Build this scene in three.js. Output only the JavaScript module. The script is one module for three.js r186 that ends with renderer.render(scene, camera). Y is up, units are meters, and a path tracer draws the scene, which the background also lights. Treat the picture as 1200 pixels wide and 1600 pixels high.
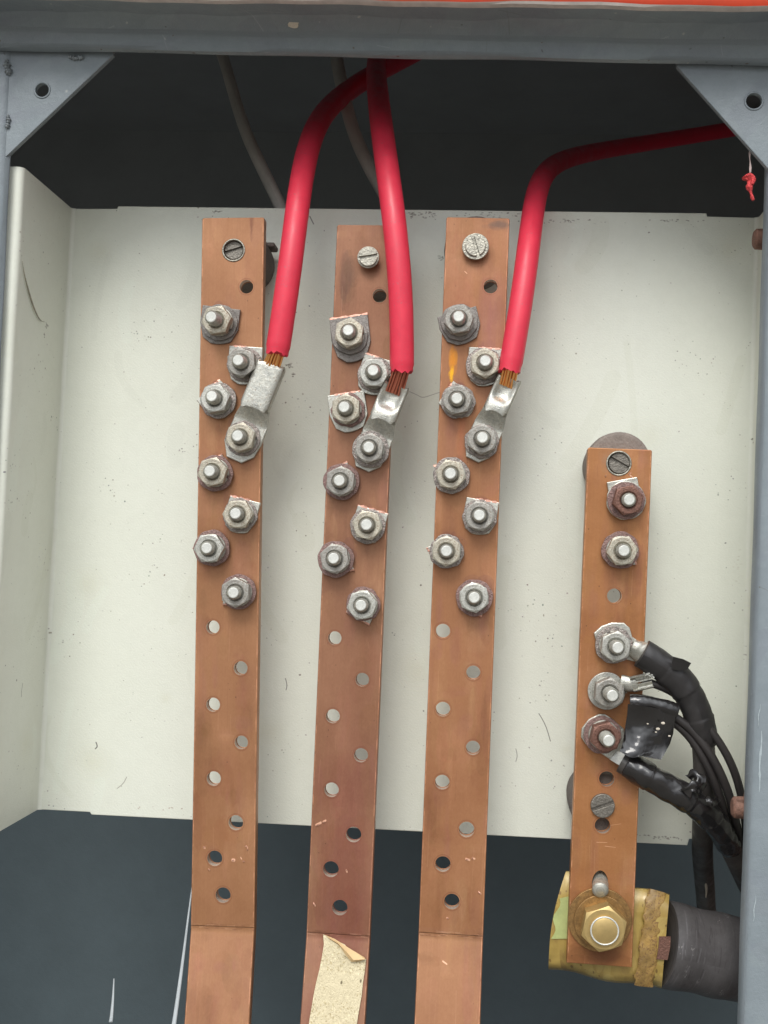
import * as THREE from 'three';
import { mergeGeometries, toCreasedNormals as creased } from 'three/addons/utils/BufferGeometryUtils.js';
import { RoundedBoxGeometry } from 'three/addons/geometries/RoundedBoxGeometry.js';

// ---------------------------------------------------------------- camera, sky, sun, exposure
const scene = new THREE.Scene();
const DP = 0.6226;                                   // camera to mounting plate, metres
const camera = new THREE.PerspectiveCamera(2 * Math.atan(800 / 1900) * 180 / Math.PI, 0.75, 0.02, 200);
camera.rotation.order = 'YXZ';
camera.rotation.set(0.0342, 0.078, 0.0364);
camera.position.set(0, 0, DP);
camera.updateMatrixWorld(true);
const renderer = new THREE.WebGLRenderer({ antialias: true });
renderer.toneMapping = THREE.LinearToneMapping;
renderer.toneMappingExposure = 1.17;
renderer.shadowMap.enabled = true;

const SUN = new THREE.Vector3(-0.14, 0.8, 0.85).normalize();
{ // bright overcast sky, a little brighter round the veiled sun
  const w = 512, h = 256, data = new Float32Array(w * h * 4);
  let s = 7; const rnd = () => ((s = (s * 16807) % 2147483647) / 2147483647);
  const blobs = []; for (let i = 0; i < 46; i++) blobs.push([rnd() * 6.283, rnd() * 1.5, 0.15 + rnd() * 0.35, (rnd() - 0.45) * 0.25]);
  for (let j = 0; j < h; j++) for (let i = 0; i < w; i++) {
    const phi = (i / w - 0.5) * 2 * Math.PI, th = ((j + 0.5) / h - 0.5) * Math.PI;
    const d = [Math.cos(th) * Math.cos(phi), Math.sin(th), Math.cos(th) * Math.sin(phi)];
    const c = d[0] * SUN.x + d[1] * SUN.y + d[2] * SUN.z;
    let L = 0.15 + 1.3 * Math.max(0, d[1]) + 1.6 * Math.pow(Math.max(0, c), 5);
    for (const b of blobs) { const dd = (Math.cos(b[1]) * Math.cos(b[0]) - d[0]) ** 2 + (Math.sin(b[1]) - d[1]) ** 2 + (Math.cos(b[1]) * Math.sin(b[0]) - d[2]) ** 2; L *= 1 + b[3] * Math.exp(-dd / (b[2] * b[2])); }
    const k = (j * w + i) * 4;
    data[k] = L * 0.96; data[k + 1] = L * 0.995; data[k + 2] = L * 1.04; data[k + 3] = 1;
  }
  const sky = new THREE.DataTexture(data, w, h, THREE.RGBAFormat, THREE.FloatType);
  sky.mapping = THREE.EquirectangularReflectionMapping; sky.magFilter = THREE.LinearFilter; sky.needsUpdate = true;
  scene.background = sky; scene.environment = sky;
}
const sun = new THREE.DirectionalLight(new THREE.Color(1, 0.965, 0.9), 1.4);
sun.position.copy(SUN).multiplyScalar(6); sun.castShadow = true; sun.shadow.radius = 42;
sun.shadow.camera.left = sun.shadow.camera.bottom = -1.2; sun.shadow.camera.right = sun.shadow.camera.top = 1.2; sun.shadow.camera.far = 20;
sun.shadow.mapSize.set(2048, 2048);
scene.add(sun, sun.target);

// ---------------------------------------------------------------- helpers
const toCreasedNormals = (g, a) => creased(g.scale(1e4, 1e4, 1e4), a).scale(1e-4, 1e-4, 1e-4);   // the hash inside works on hundredths of a unit
const V = (x, y, z) => new THREE.Vector3(x, y, z);
let seed = 12345;
const rand = () => { seed = (seed + 0x6d2b79f5) | 0; let t = Math.imul(seed ^ (seed >>> 15), 1 | seed); t = (t + Math.imul(t ^ (t >>> 7), 61 | t)) ^ t; return ((t ^ (t >>> 14)) >>> 0) / 4294967296; };
const rr = (a, b) => a + (b - a) * rand();
const dirOf = (px, py) => V((px - 600) / 1900, (800 - py) / 1900, -1).applyQuaternion(camera.quaternion);
function P(px, py, z) { const d = dirOf(px, py); return d.multiplyScalar((z - DP) / d.z).add(camera.position); }
function PL(px, py, o, n) { const d = dirOf(px, py); const t = (o.clone().sub(camera.position).dot(n)) / d.dot(n); return d.multiplyScalar(t).add(camera.position); }

const used = new Map();
const numbered = (n) => { const k = used.get(n) || 0; used.set(n, k + 1); return k ? n + '_' + String(k).padStart(3, '0') : n; };
function thing(name, label, category, origin, group) {
  const o = new THREE.Group(); o.name = numbered(name); o.position.copy(origin); scene.add(o);
  o.userData = { label, category }; if (group) o.userData.group = group;
  return o;
}
function worldOrigin(o) { const v = V(0, 0, 0); while (o) { v.add(o.position); o = o.parent; } return v; }
function put(parent, name, geo, mat, label) {            // geometry given in world coordinates
  const m = new THREE.Mesh(geo, mat); m.name = name; m.castShadow = m.receiveShadow = true;
  const w = worldOrigin(parent); geo.translate(-w.x, -w.y, -w.z);
  parent.add(m); if (label) m.userData.label = label; return m;
}
function setUV(geo, fn) { const p = geo.attributes.position, uv = new Float32Array(p.count * 2); for (let i = 0; i < p.count; i++) { const r = fn(p.getX(i), p.getY(i), p.getZ(i), i); uv[2 * i] = r[0]; uv[2 * i + 1] = r[1]; } geo.setAttribute('uv', new THREE.BufferAttribute(uv, 2)); return geo; }
function boxUV(geo) { // uv in metres by dominant normal
  if (!geo.attributes.normal) geo.computeVertexNormals();
  const n = geo.attributes.normal;
  return setUV(geo, (x, y, z, i) => { const a = Math.abs(n.getX(i)), b = Math.abs(n.getY(i)), c = Math.abs(n.getZ(i)); return c >= a && c >= b ? [x, y] : a >= b ? [z + 0.37, y] : [x, z + 0.61]; });
}
const plain = (g) => { const r = g.index ? g.toNonIndexed() : g; for (const k of Object.keys(r.attributes)) if (!['position', 'normal', 'uv'].includes(k)) r.deleteAttribute(k); return r; };
const merge = (...gs) => mergeGeometries(gs.map(plain));
function box(x0, x1, y0, y1, z0, z1, r = 0.0008) { const g = new RoundedBoxGeometry(x1 - x0, y1 - y0, z1 - z0, 2, Math.min(r, (x1 - x0) / 2.1, (y1 - y0) / 2.1, (z1 - z0) / 2.1)); g.translate((x0 + x1) / 2, (y0 + y1) / 2, (z0 + z1) / 2); return boxUV(plain(g)); }
function shapeOf(pts) { const s = new THREE.Shape(); pts.forEach((p, i) => (i ? s.lineTo(p[0], p[1]) : s.moveTo(p[0], p[1]))); s.closePath(); return s; }
function holeIn(s, x, y, r, ry = r, seg = 28) { const h = new THREE.Path(); for (let i = 0; i <= seg; i++) { const a = -i / seg * 2 * Math.PI; const p = [x + r * Math.cos(a), y + ry * Math.sin(a)]; i ? h.lineTo(...p) : h.moveTo(...p); } s.holes.push(h); return s; }
function slab(shape, t, bevel = 0.0003, curveSegments = 24) { // thickness t, back at z = 0
  const g = new THREE.ExtrudeGeometry(shape, { depth: t - 2 * bevel, bevelEnabled: bevel > 0, bevelSize: bevel, bevelThickness: bevel, bevelOffset: -bevel, bevelSegments: 2, curveSegments });
  g.translate(0, 0, bevel); return toCreasedNormals(plain(g), 0.3);
}
// loft through rings of points (arrays of Vector3), optionally closed round and capped
function loft(rings, { closed = true, cap0 = false, cap1 = false, vlen = null } = {}) {
  const n = rings[0].length, pos = [], uv = [], idx = [];
  let v = 0; const cols = closed ? n + 1 : n;
  rings.forEach((R, i) => {
    if (i) v += vlen ? vlen : R[0].distanceTo(rings[i - 1][0]);
    let u = 0;
    for (let k = 0; k < cols; k++) { const p = R[k % n]; if (k) u += p.distanceTo(R[(k - 1) % n]); pos.push(p.x, p.y, p.z); uv.push(u, v); }
  });
  for (let i = 0; i + 1 < rings.length; i++) for (let k = 0; k + 1 < cols; k++) { const a = i * cols + k, b = a + 1, c = a + cols, d = c + 1; idx.push(a, b, d, a, d, c); }
  const capf = (R, flip) => { const c = V(0, 0, 0); R.forEach((p) => c.add(p)); c.divideScalar(n); const s = pos.length / 3; pos.push(c.x, c.y, c.z); uv.push(0, 0); R.forEach((p) => { pos.push(p.x, p.y, p.z); uv.push(p.distanceTo(c), 0.01); }); for (let k = 0; k < n; k++) { const a = s + 1 + k, b = s + 1 + (k + 1) % n; flip ? idx.push(s, b, a) : idx.push(s, a, b); } };
  if (cap0) capf(rings[0], true); if (cap1) capf(rings[rings.length - 1], false);
  const g = new THREE.BufferGeometry(); g.setAttribute('position', new THREE.Float32BufferAttribute(pos, 3)); g.setAttribute('uv', new THREE.Float32BufferAttribute(uv, 2)); g.setIndex(idx);
  return g;
}
const smooth = (g, crease = 0.9) => toCreasedNormals(plain(g), crease);
function evened(pts) { let q = new THREE.CatmullRomCurve3(pts, false, 'centripetal').getSpacedPoints(90); for (let k = 0; k < 60; k++) q = q.map((p, i) => (i === 0 || i === 90 ? p : q[i - 1].clone().add(q[i + 1]).multiplyScalar(0.25).addScaledVector(p, 0.5))); return q; }
// sweep a round section along points; radius may be a function of 0..1
function sweep(pts, radius, segs = 60, radial = 20, { cap = true, squash = 1, wob = 0 } = {}) {
  let c = new THREE.CatmullRomCurve3(pts, false, 'centripetal');
  if (pts.length > 5 && pts.length < 20) c = new THREE.CatmullRomCurve3(evened(pts), false, 'centripetal');
  c.arcLengthDivisions = 1200; const fr = c.computeFrenetFrames(segs, false), rings = [];
  // parallel-transported frame
  let nrm = V(0, 0, 1); const t0 = c.getTangentAt(0); nrm.sub(t0.clone().multiplyScalar(nrm.dot(t0))); if (nrm.lengthSq() < 1e-6) nrm = fr.normals[0].clone(); nrm.normalize();
  for (let i = 0; i <= segs; i++) {
    const u = i / segs, p = c.getPointAt(u), t = c.getTangentAt(u); nrm.sub(t.clone().multiplyScalar(nrm.dot(t))).normalize(); const b = V(0, 0, 0).crossVectors(t, nrm);
    const r = typeof radius === 'function' ? radius(u) : radius, R = [];
    for (let k = 0; k < radial; k++) { const a = k / radial * 2 * Math.PI; const q = r * (1 + wob * (0.6 * Math.sin(3 * a + 17 * u) + 0.5 * Math.sin(41 * u + 2 * a) + 0.4 * Math.sin(5 * a - 63 * u))); R.push(p.clone().addScaledVector(nrm, q * squash * Math.cos(a)).addScaledVector(b, q * Math.sin(a))); }
    rings.push(R);
  }
  const g = loft(rings, { cap0: cap, cap1: cap }); return smooth(g, 1.0);
}
const lathe = (pts, seg = 32, crease = 0.5) => { const g = new THREE.LatheGeometry(pts.map((p) => new THREE.Vector2(p[0], p[1])), seg); g.rotateX(Math.PI / 2); return toCreasedNormals(plain(g), crease); };   // axis along +z

// ---------------------------------------------------------------- textures
function pnoise(n, cells, sd) { // periodic value noise n x n
  let s = sd * 7919 + 13; const rnd = () => { s = (s + 0x6d2b79f5) | 0; let t = Math.imul(s ^ (s >>> 15), 1 | s); t = (t + Math.imul(t ^ (t >>> 7), 61 | t)) ^ t; return ((t ^ (t >>> 14)) >>> 0) / 4294967296; };
  const cx = Array.isArray(cells) ? cells[0] : cells, cy = Array.isArray(cells) ? cells[1] : cells, g = new Float32Array(cx * cy).map(rnd), o = new Float32Array(n * n);
  for (let j = 0; j < n; j++) for (let i = 0; i < n; i++) {
    const x = i / n * cx, y = j / n * cy, a = Math.floor(x), b = Math.floor(y); let fx = x - a, fy = y - b; fx = fx * fx * (3 - 2 * fx); fy = fy * fy * (3 - 2 * fy);
    const A = a % cx, B = (a + 1) % cx, C = b % cy, D = (b + 1) % cy;
    o[j * n + i] = (g[C * cx + A] * (1 - fx) + g[C * cx + B] * fx) * (1 - fy) + (g[D * cx + A] * (1 - fx) + g[D * cx + B] * fx) * fy;
  }
  return o;
}
function mix(n, list) { const o = new Float32Array(n * n); let tot = 0; for (const [cells, w, sd] of list) { const p = pnoise(n, cells, sd); tot += w; for (let i = 0; i < o.length; i++) o[i] += p[i] * w; } for (let i = 0; i < o.length; i++) o[i] /= tot; return o; }
function dataTex(n, fn, srgb, rep) {
  const d = new Uint8Array(n * n * 4);
  for (let i = 0; i < n * n; i++) { const c = fn(i); d[4 * i] = Math.max(0, Math.min(255, c[0])); d[4 * i + 1] = Math.max(0, Math.min(255, c[1])); d[4 * i + 2] = Math.max(0, Math.min(255, c[2])); d[4 * i + 3] = 255; }
  const t = new THREE.DataTexture(d, n, n, THREE.RGBAFormat); t.wrapS = t.wrapT = THREE.RepeatWrapping; t.magFilter = THREE.LinearFilter; t.minFilter = THREE.LinearMipmapLinearFilter; t.generateMipmaps = true;
  if (srgb) t.colorSpace = THREE.SRGBColorSpace; if (rep) t.repeat.set(rep, rep); t.needsUpdate = true; return t;
}
const grey = (v) => [v, v, v];
const again = (t, rep, repY = rep) => { const c = t.clone(); c.repeat.set(rep, repY); c.needsUpdate = true; return c; };
const N = 256;
const fine = mix(N, [[16, 1, 1], [40, 1, 2], [96, 1, 3]]), mid = mix(N, [[4, 1, 4], [9, 0.8, 5], [24, 0.5, 6], [64, 0.35, 7]]), grit = mix(N, [[64, 1, 8], [128, 1, 9]]);
const soft = mix(N, [[3, 1, 31], [6, 0.8, 32], [11, 0.4, 33]]), tSoft = dataTex(N, (i) => grey(soft[i] * 255));
const tFine = dataTex(N, (i) => grey(fine[i] * 255)), tMid = dataTex(N, (i) => grey(mid[i] * 255)), tGrit = dataTex(N, (i) => grey(grit[i] * 255));
function tint(base, amp, field, specks = 0, speckCol = [60, 55, 50]) { return dataTex(N, (i) => { const f = (field[i] - 0.5) * 2 * amp; const k = specks && grit[i] > specks && fine[i] > 0.5 ? 0.55 : 0; return base.map((b, c) => (b * (1 + f)) * (1 - k) + speckCol[c] * k); }, true); }
const range = (lo, hi, field) => dataTex(N, (i) => { const v = 255 * (lo + (hi - lo) * Math.max(0, Math.min(1, (field[i] - 0.25) * 2))); return grey(v); });

function canvas(w, h, draw) { const c = document.createElement('canvas'); c.width = w; c.height = h; const g = c.getContext('2d'); draw(g, w, h); return c; }
function canTex(c, srgb = true) { const t = new THREE.CanvasTexture(c); if (srgb) t.colorSpace = THREE.SRGBColorSpace; t.magFilter = THREE.LinearFilter; t.anisotropy = 8; t.needsUpdate = true; return t; }
function noisePass(g, w, h, fields) { // fields: [fieldArray, scaleX, scaleY, amp rgb]
  const im = g.getImageData(0, 0, w, h), d = im.data;
  for (let y = 0; y < h; y++) for (let x = 0; x < w; x++) {
    let a = 0, b = 0, c = 0;
    for (const [f, sx, sy, am] of fields) { const v = f[(Math.floor(y * sy) & (N - 1)) * N + (Math.floor(x * sx) & (N - 1))] - 0.5; a += v * am[0]; b += v * am[1]; c += v * am[2]; }
    const k = (y * w + x) * 4; d[k] += a; d[k + 1] += b; d[k + 2] += c;
  }
  g.putImageData(im, 0, 0);
}
const streak = mix(N, [[[128, 3], 1, 21], [[64, 2], 0.8, 22], [[24, 2], 0.6, 23], [[200, 9], 0.7, 24]]);
const tStreak = dataTex(N, (i) => grey(streak[i] * 255));

// ---------------------------------------------------------------- materials
const std = (o) => new THREE.MeshStandardMaterial(o), phys = (o) => new THREE.MeshPhysicalMaterial(o);
const M = {};
const paintTex = (() => { const t = canTex(canvas(1024, 1024, (c, w, h) => {
  c.fillStyle = 'rgb(122,131,136)'; c.fillRect(0, 0, w, h);
  for (let i = 0; i < 120; i++) { c.fillStyle = rand() < 0.5 ? 'rgba(146,150,152,0.10)' : 'rgba(98,104,108,0.10)'; c.beginPath(); c.ellipse(rand() * w, rand() * h, rr(20, 120), rr(8, 50), rr(0, 3), 0, 6.3); c.fill(); }
  for (let i = 0; i < 90; i++) { c.strokeStyle = rand() < 0.6 ? 'rgba(168,174,178,0.35)' : 'rgba(80,80,80,0.3)'; c.lineWidth = rr(0.6, 1.8); const x = rand() * w, y = rand() * h, a = rr(-0.5, 0.5) + (rand() < 0.5 ? 1.57 : 0), l = rr(8, 70); c.beginPath(); c.moveTo(x, y); c.lineTo(x + l * Math.cos(a), y + l * Math.sin(a)); c.stroke(); }
  for (let i = 0; i < 160; i++) { c.fillStyle = ['rgba(84,70,62,0.7)', 'rgba(176,178,174,0.6)', 'rgba(60,60,62,0.5)'][i % 3]; c.beginPath(); c.ellipse(rand() * w, rand() * h, rr(0.8, 3.4), rr(0.8, 2.6), rand() * 3, 0, 6.3); c.fill(); }
  noisePass(c, w, h, [[mid, 0.3, 0.3, [12, 12, 12]], [fine, 0.8, 0.8, [9, 9, 9]]]); })); t.wrapS = t.wrapT = THREE.RepeatWrapping; t.repeat.set(4, 4); return t; })();
M.greyPaint = phys({ map: paintTex, roughnessMap: again(range(0.35, 0.62, mid), 14), roughness: 1, bumpMap: again(tFine, 60), bumpScale: 0.00012, clearcoat: 0.15, clearcoatRoughness: 0.35 });
M.darkenedPaint = std({ map: again(tint([80, 92, 97], 0.06, mid), 6), roughness: 0.62, bumpMap: again(tFine, 30), bumpScale: 0.0001 });  // interior grey, tinted darker to put shade into the lower back
M.roofPaint = std({ map: again(tint([140, 144, 147], 0.05, mid), 6), roughness: 0.7 });
M.backPaint = std({ map: again(tint([142, 147, 150], 0.05, mid), 6), roughness: 0.66 });
M.primer = std({ map: again(tint([120, 98, 90], 0.05, mid), 6), roughness: 0.8 });
M.orange = phys({ map: again(tint([196, 62, 28], 0.1, mid), 12), roughness: 0.4, clearcoat: 0.3, clearcoatRoughness: 0.3 });
M.lipEdge = std({ map: again(tint([196, 186, 180], 0.15, mid), 20), roughness: 0.6 });
M.weld = std({ map: again(tint([132, 138, 141], 0.16, fine), 40), roughness: 0.42, bumpMap: again(tFine, 30), bumpScale: 0.0008 });
M.zinc = std({ map: again(tint([184, 183, 175], 0.18, mid, 0.62, [120, 112, 100]), 45), roughnessMap: again(range(0.28, 0.58, fine), 60), roughness: 1, metalness: 0.6, bumpMap: again(tGrit, 30), bumpScale: 0.00008 });
M.zincDull = std({ map: again(tint([160, 157, 150], 0.22, mid, 0.6, [112, 98, 84]), 45), roughnessMap: again(range(0.35, 0.65, fine), 60), roughness: 1, metalness: 0.55, bumpMap: again(tGrit, 30), bumpScale: 0.00012 });
M.zincWarm = std({ map: again(tint([184, 178, 162], 0.2, mid, 0.6, [130, 104, 84]), 45), roughnessMap: again(range(0.3, 0.6, fine), 60), roughness: 1, metalness: 0.55, bumpMap: again(tGrit, 30), bumpScale: 0.0001 });
M.zincTip = std({ map: again(tint([208, 208, 201], 0.1, fine), 60), roughness: 0.4, metalness: 0.35, bumpMap: again(tGrit, 30), bumpScale: 0.00006 });
M.thread = std({ map: again(tint([172, 170, 160], 0.25, fine), 60), roughness: 0.45, metalness: 0.6 });
M.tin = std({ map: again(tint([190, 189, 180], 0.16, fine, 0.66, [140, 120, 100]), 45), roughnessMap: again(range(0.25, 0.55, mid), 60), roughness: 1, metalness: 0.8, bumpMap: again(tFine, 50), bumpScale: 0.0001 });
M.tinDull = std({ map: again(tint([136, 131, 126], 0.2, mid, 0.66, [80, 70, 66]), 40), roughness: 0.55, metalness: 0.6, bumpMap: again(tFine, 50), bumpScale: 0.0002 });
M.washer = std({ map: again(tint([150, 142, 136], 0.3, fine, 0.62, [110, 80, 76]), 50), roughness: 0.5, metalness: 0.65, bumpMap: again(tGrit, 25), bumpScale: 0.0003 });
M.washerBrown = std({ map: again(tint([138, 112, 106], 0.25, fine, 0.66, [80, 55, 52]), 50), roughness: 0.6, metalness: 0.4, bumpMap: again(tGrit, 25), bumpScale: 0.0003 });
M.nutBrown = std({ map: again(tint([124, 90, 78], 0.22, fine, 0.66, [70, 50, 46]), 40), roughness: 0.55, metalness: 0.5, bumpMap: again(tGrit, 25), bumpScale: 0.0002 });
M.cut = std({ map: again(tint([198, 150, 132], 0.3, fine), 60), roughness: 0.4, metalness: 0.6 });
M.screwDark = std({ map: again(tint([122, 117, 109], 0.2, fine), 60), roughness: 0.5, metalness: 0.7, bumpMap: again(tGrit, 25), bumpScale: 0.0002 });
M.screwPale = std({ map: again(tint([164, 160, 148], 0.2, fine), 60), roughness: 0.42, metalness: 0.75, bumpMap: again(tGrit, 25), bumpScale: 0.00015 });
M.insulator = std({ map: again(tint([128, 117, 109], 0.14, mid, 0.66, [150, 138, 128]), 24), roughness: 0.75, bumpMap: again(tGrit, 14), bumpScale: 0.0003 });
M.insulatorDark = std({ map: again(tint([96, 87, 82], 0.14, mid, 0.66, [120, 110, 100]), 24), roughness: 0.75, bumpMap: again(tGrit, 14), bumpScale: 0.0003 });
M.red = std({ map: again(tint([220, 54, 76], 0.05, mid, 0.74, [190, 90, 96]), 26), roughnessMap: again(range(0.36, 0.52, mid), 26), roughness: 1 });
M.copperWire = std({ color: new THREE.Color(1, 0.5, 0.18), roughness: 0.3, metalness: 0.9 });
M.copperWireRed = std({ color: new THREE.Color(0.5, 0.16, 0.1), roughness: 0.4, metalness: 0.7 });
M.greyCable = std({ map: again(tint([186, 182, 174], 0.08, mid), 14), roughness: 0.55 });
M.blackSheath = phys({ map: again(tint([78, 74, 71], 0.2, mid), 18), roughnessMap: again(range(0.38, 0.7, mid), 30), roughness: 1, bumpMap: again(tSoft, 16), bumpScale: 0.0006 });
M.blackWire = phys({ map: again(tint([46, 42, 41], 0.2, mid), 22), roughness: 0.5 });
M.tape = phys({ map: again(tint([32, 30, 30], 0.2, soft), 16), roughnessMap: again(range(0.12, 0.32, soft), 22), roughness: 1, bumpMap: again(tMid, 9), bumpScale: 0.0016, clearcoat: 0.4, clearcoatRoughness: 0.15 });
M.tapeMatt = phys({ map: again(tint([44, 42, 42], 0.25, mid), 18), roughnessMap: again(range(0.3, 0.55, mid), 22), roughness: 1, bumpMap: again(tSoft, 20), bumpScale: 0.001 });
M.rust = std({ map: again(tint([124, 92, 78], 0.22, fine), 40), roughness: 0.75, bumpMap: again(tGrit, 20), bumpScale: 0.0003, metalness: 0.15 });
M.whiteStrip = std({ map: again(tint([176, 182, 185], 0.06, mid), 30), roughness: 0.5 });
M.ground = std({ map: again(tint([112, 108, 100], 0.15, mid), 0.7), roughness: 0.95 });
M.scuff = std({ map: again(tint([158, 168, 172], 0.12, fine), 60), roughness: 0.6 });
M.scratch = std({ map: again(tint([150, 144, 126], 0.3, fine), 50), roughness: 0.7 });
M.chip = std({ map: again(tint([196, 186, 170], 0.1, fine), 60), roughness: 0.8 });

// ---------------------------------------------------------------- ground (outside the frame, throws light back up)
{
  const g = new THREE.PlaneGeometry(60, 60); g.rotateX(-Math.PI / 2); g.translate(0, -1.25, 0); boxUV(g);
  const m = new THREE.Mesh(g, M.ground); m.name = 'ground'; m.receiveShadow = true; m.userData.kind = 'structure'; m.userData.label = 'concrete ground in front of the cabinet'; scene.add(m);
}

// ---------------------------------------------------------------- the cabinet
const FZ = 0.078;                                          // front face of frame
{
  const c = thing('electrical_cabinet', 'slate grey painted steel cabinet frame with corner gussets and orange canopy lip', 'cabinet', V(-0.03, -1.24, -0.1));
  const xl = -0.5, xr = 0.27, yt = 0.345, yb = -0.95, zb = -0.36;
  put(c, 'back_panel', box(xl - 0.003, xr + 0.003, -0.03, yt + 0.003, zb - 0.004, zb), M.backPaint);
  put(c, 'back_panel', box(xl - 0.003, xr + 0.003, yb - 0.003, -0.028, zb - 0.0042, zb - 0.0002), M.darkenedPaint, 'lower back panel with shade put into its dark blue-grey tint');  // lower half split off so its colour carries the shade
  put(c, 'side_panel', box(xl - 0.004, xl, yb - 0.005, yt + 0.005, zb - 0.006, FZ - 0.006), M.darkenedPaint);
  put(c, 'side_panel', box(xr, xr + 0.004, yb - 0.005, yt + 0.005, zb - 0.006, FZ - 0.006), M.primer, 'brown primed inner side of the cabinet');
  put(c, 'roof', box(xl - 0.002, xr + 0.002, yt, yt + 0.004, zb - 0.002, FZ - 0.002), M.roofPaint);
  put(c, 'floor', box(xl - 0.002, xr + 0.002, yb - 0.004, yb, zb - 0.002, FZ - 0.01), M.darkenedPaint);
  put(c, 'front_panel', box(xl - 0.001, xr + 0.001, 0.2375, yt + 0.002, FZ - 0.02, FZ - 0.017), M.greyPaint);
  // header: folded channel across the top, section in (y, z) run along x
  const hl = P(100, 81, FZ), hr = P(1100, 101, FZ), slope = Math.atan2(hr.y - hl.y, hr.x - hl.x), hy = (x) => hl.y + (x - hl.x) * Math.tan(slope);
  const sec = [[0.02, -0.0042], [0.0002, -0.0042], [0.0005, -0.0012], [0.002, 0], [0.0045, 0.0003], [0.0066, 0.0014], [0.0084, 0.0032], [0.0101, 0.0058], [0.0118, 0.0092], [0.0132, 0.0125], [0.0144, 0.0158]];
  const rings = []; for (let i = 0; i <= 60; i++) { const x = -0.3 + 0.52 * i / 60; rings.push(sec.map(([dy, dz], k) => V(x, hy(x) + dy + 0.0002 * Math.sin(x * 71 + k), FZ + 0.004 + dz + 0.00035 * Math.sin(x * 37 + 0.6 * k)))); }
  put(c, 'header', boxUV(smooth(loft(rings, { closed: false }), 0.8)), M.greyPaint);
  // orange canopy: a folded lip standing proud above the header
  const o1 = P(380, 3, FZ + 0.03), o2 = P(1190, 16, FZ + 0.03), os = (o2.y - o1.y) / (o2.x - o1.x), oy = (x) => o1.y + (x - o1.x) * os;
  const lip = [], edge = [], under = [];
  for (let i = 0; i <= 60; i++) { const x = -0.32 + 0.56 * i / 60, y = oy(x) + 0.0003 * Math.sin(x * 60) + 0.0002 * Math.sin(x * 171); const z = FZ + 0.03; lip.push([V(x, y + 0.0012, z - 0.0035), V(x, y + 0.0016, z - 0.0015), V(x, y + 0.0035, z - 0.0004), V(x, y + 0.008, z), V(x, y + 0.03, z), V(x, y + 0.034, z - 0.003), V(x, y + 0.036, z - 0.04)]); const e = 0.0006 + 0.0005 * (1 + Math.sin(x * 43)) * 0.5; under.push([V(x, y + 0.0014, z - 0.045), V(x, y + 0.0012, z - 0.02), V(x, y + 0.0011, z - 0.0034)]); edge.push([V(x, y + 0.0009, z - 0.0036), V(x, y + 0.0012, z - 0.0008), V(x, y + 0.0012 + e, z - 0.0001)]); }
  const cp = put(c, 'canopy', boxUV(smooth(loft(lip, { closed: false }), 0.8)), M.orange, 'orange painted canopy lip along the top');
  put(cp, 'underside', boxUV(smooth(loft(under, { closed: false }), 0.8)), M.greyPaint, 'grey underside of the canopy lip');
  { const g = boxUV(smooth(loft(edge, { closed: false }), 0.8)); put(cp, 'lip_edge', g, M.lipEdge, 'pale worn paint line under the orange lip'); }
  // posts: sheet faces with a rounded return towards the opening
  function post(pxTop, pyTop, pxBot, pyBot, side, name, ret) {
    const a = P(pxTop, pyTop, FZ), b = P(pxBot, pyBot, FZ), k = (b.x - a.x) / (b.y - a.y), ex = (y) => a.x + (y - a.y) * k, rg = [];
    const prof = [[0, -ret], [0, -Math.min(0.006, ret * 0.8)], [0.0004, -0.0024], [0.0016, -0.0009], [0.004, 0], [0.03, 0], [0.033, -0.001], [0.034, -0.004], [0.034, -0.04]];
    for (let i = 0; i <= 80; i++) { const y = 0.272 - 1.2 * i / 80; rg.push(prof.map(([dx, dz], q) => V(ex(y) + side * (dx + 0.00012 * Math.sin(y * 90 + q)), y, FZ - 0.0015 + dz))); }
    return put(c, name, boxUV(smooth(loft(rg, { closed: false }), 0.9)), M.greyPaint);
  }
  const lp = post(10, 240, -46, 1400, -1, 'post', 0.0036), rp = post(1204, 235, 1160, 1598, 1, 'post', 0.009);
  // gusset plates with a bolt hole each, set a little behind the posts
  function gusset(pts, hole, r) {
    const z = FZ - 0.0026, w = pts.map((p) => P(p[0], p[1], z)), o = w[0], s = shapeOf(w.map((p) => [p.x - o.x, p.y - o.y])), h = P(hole[0], hole[1], z); holeIn(s, h.x - o.x, h.y - o.y, r);
    const g = slab(s, 0.003, 0.0004); g.translate(o.x, o.y, z - 0.003); return put(c, 'gusset', boxUV(g), M.greyPaint);
  }
  gusset([[8, 76], [8, 246], [177, 85.5], [177, 76]].map((p) => p), [66, 141], 0.0033);
  gusset([[1057, 94], [1058, 104], [1204, 268], [1240, 268], [1240, 94]], [1178, 158], 0.0036);
  // rolled burr round the holes
  for (const [px, py, r] of [[66, 141, 0.0036], [1178, 158, 0.0039]]) { const g = new THREE.TorusGeometry(r, 0.0005, 8, 28); const p = P(px, py, FZ - 0.0026); g.translate(p.x, p.y, p.z); put(c, 'hole_burr', boxUV(plain(g)), M.greyPaint); }
  // lumpy weld beads at the joints
  function weld(pts, r) { const g = sweep(pts.map((p) => P(p[0], p[1], FZ - 0.002)), (u) => 0.8 * r * (0.75 + 0.25 * Math.sin(u * 38) + 0.2 * Math.sin(u * 17 + 1)) * Math.min(1, 6 * u + 0.15, 6 * (1 - u) + 0.15), 40, 10, { wob: 0.12 }); put(c, 'weld_bead', g, M.weld); }
  weld([[34, 76], [52, 72], [76, 70], [92, 78]], 0.0026); weld([[106, 88], [118, 91], [132, 89]], 0.0016); weld([[10, 92], [12, 108], [16, 118]], 0.0022);
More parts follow.
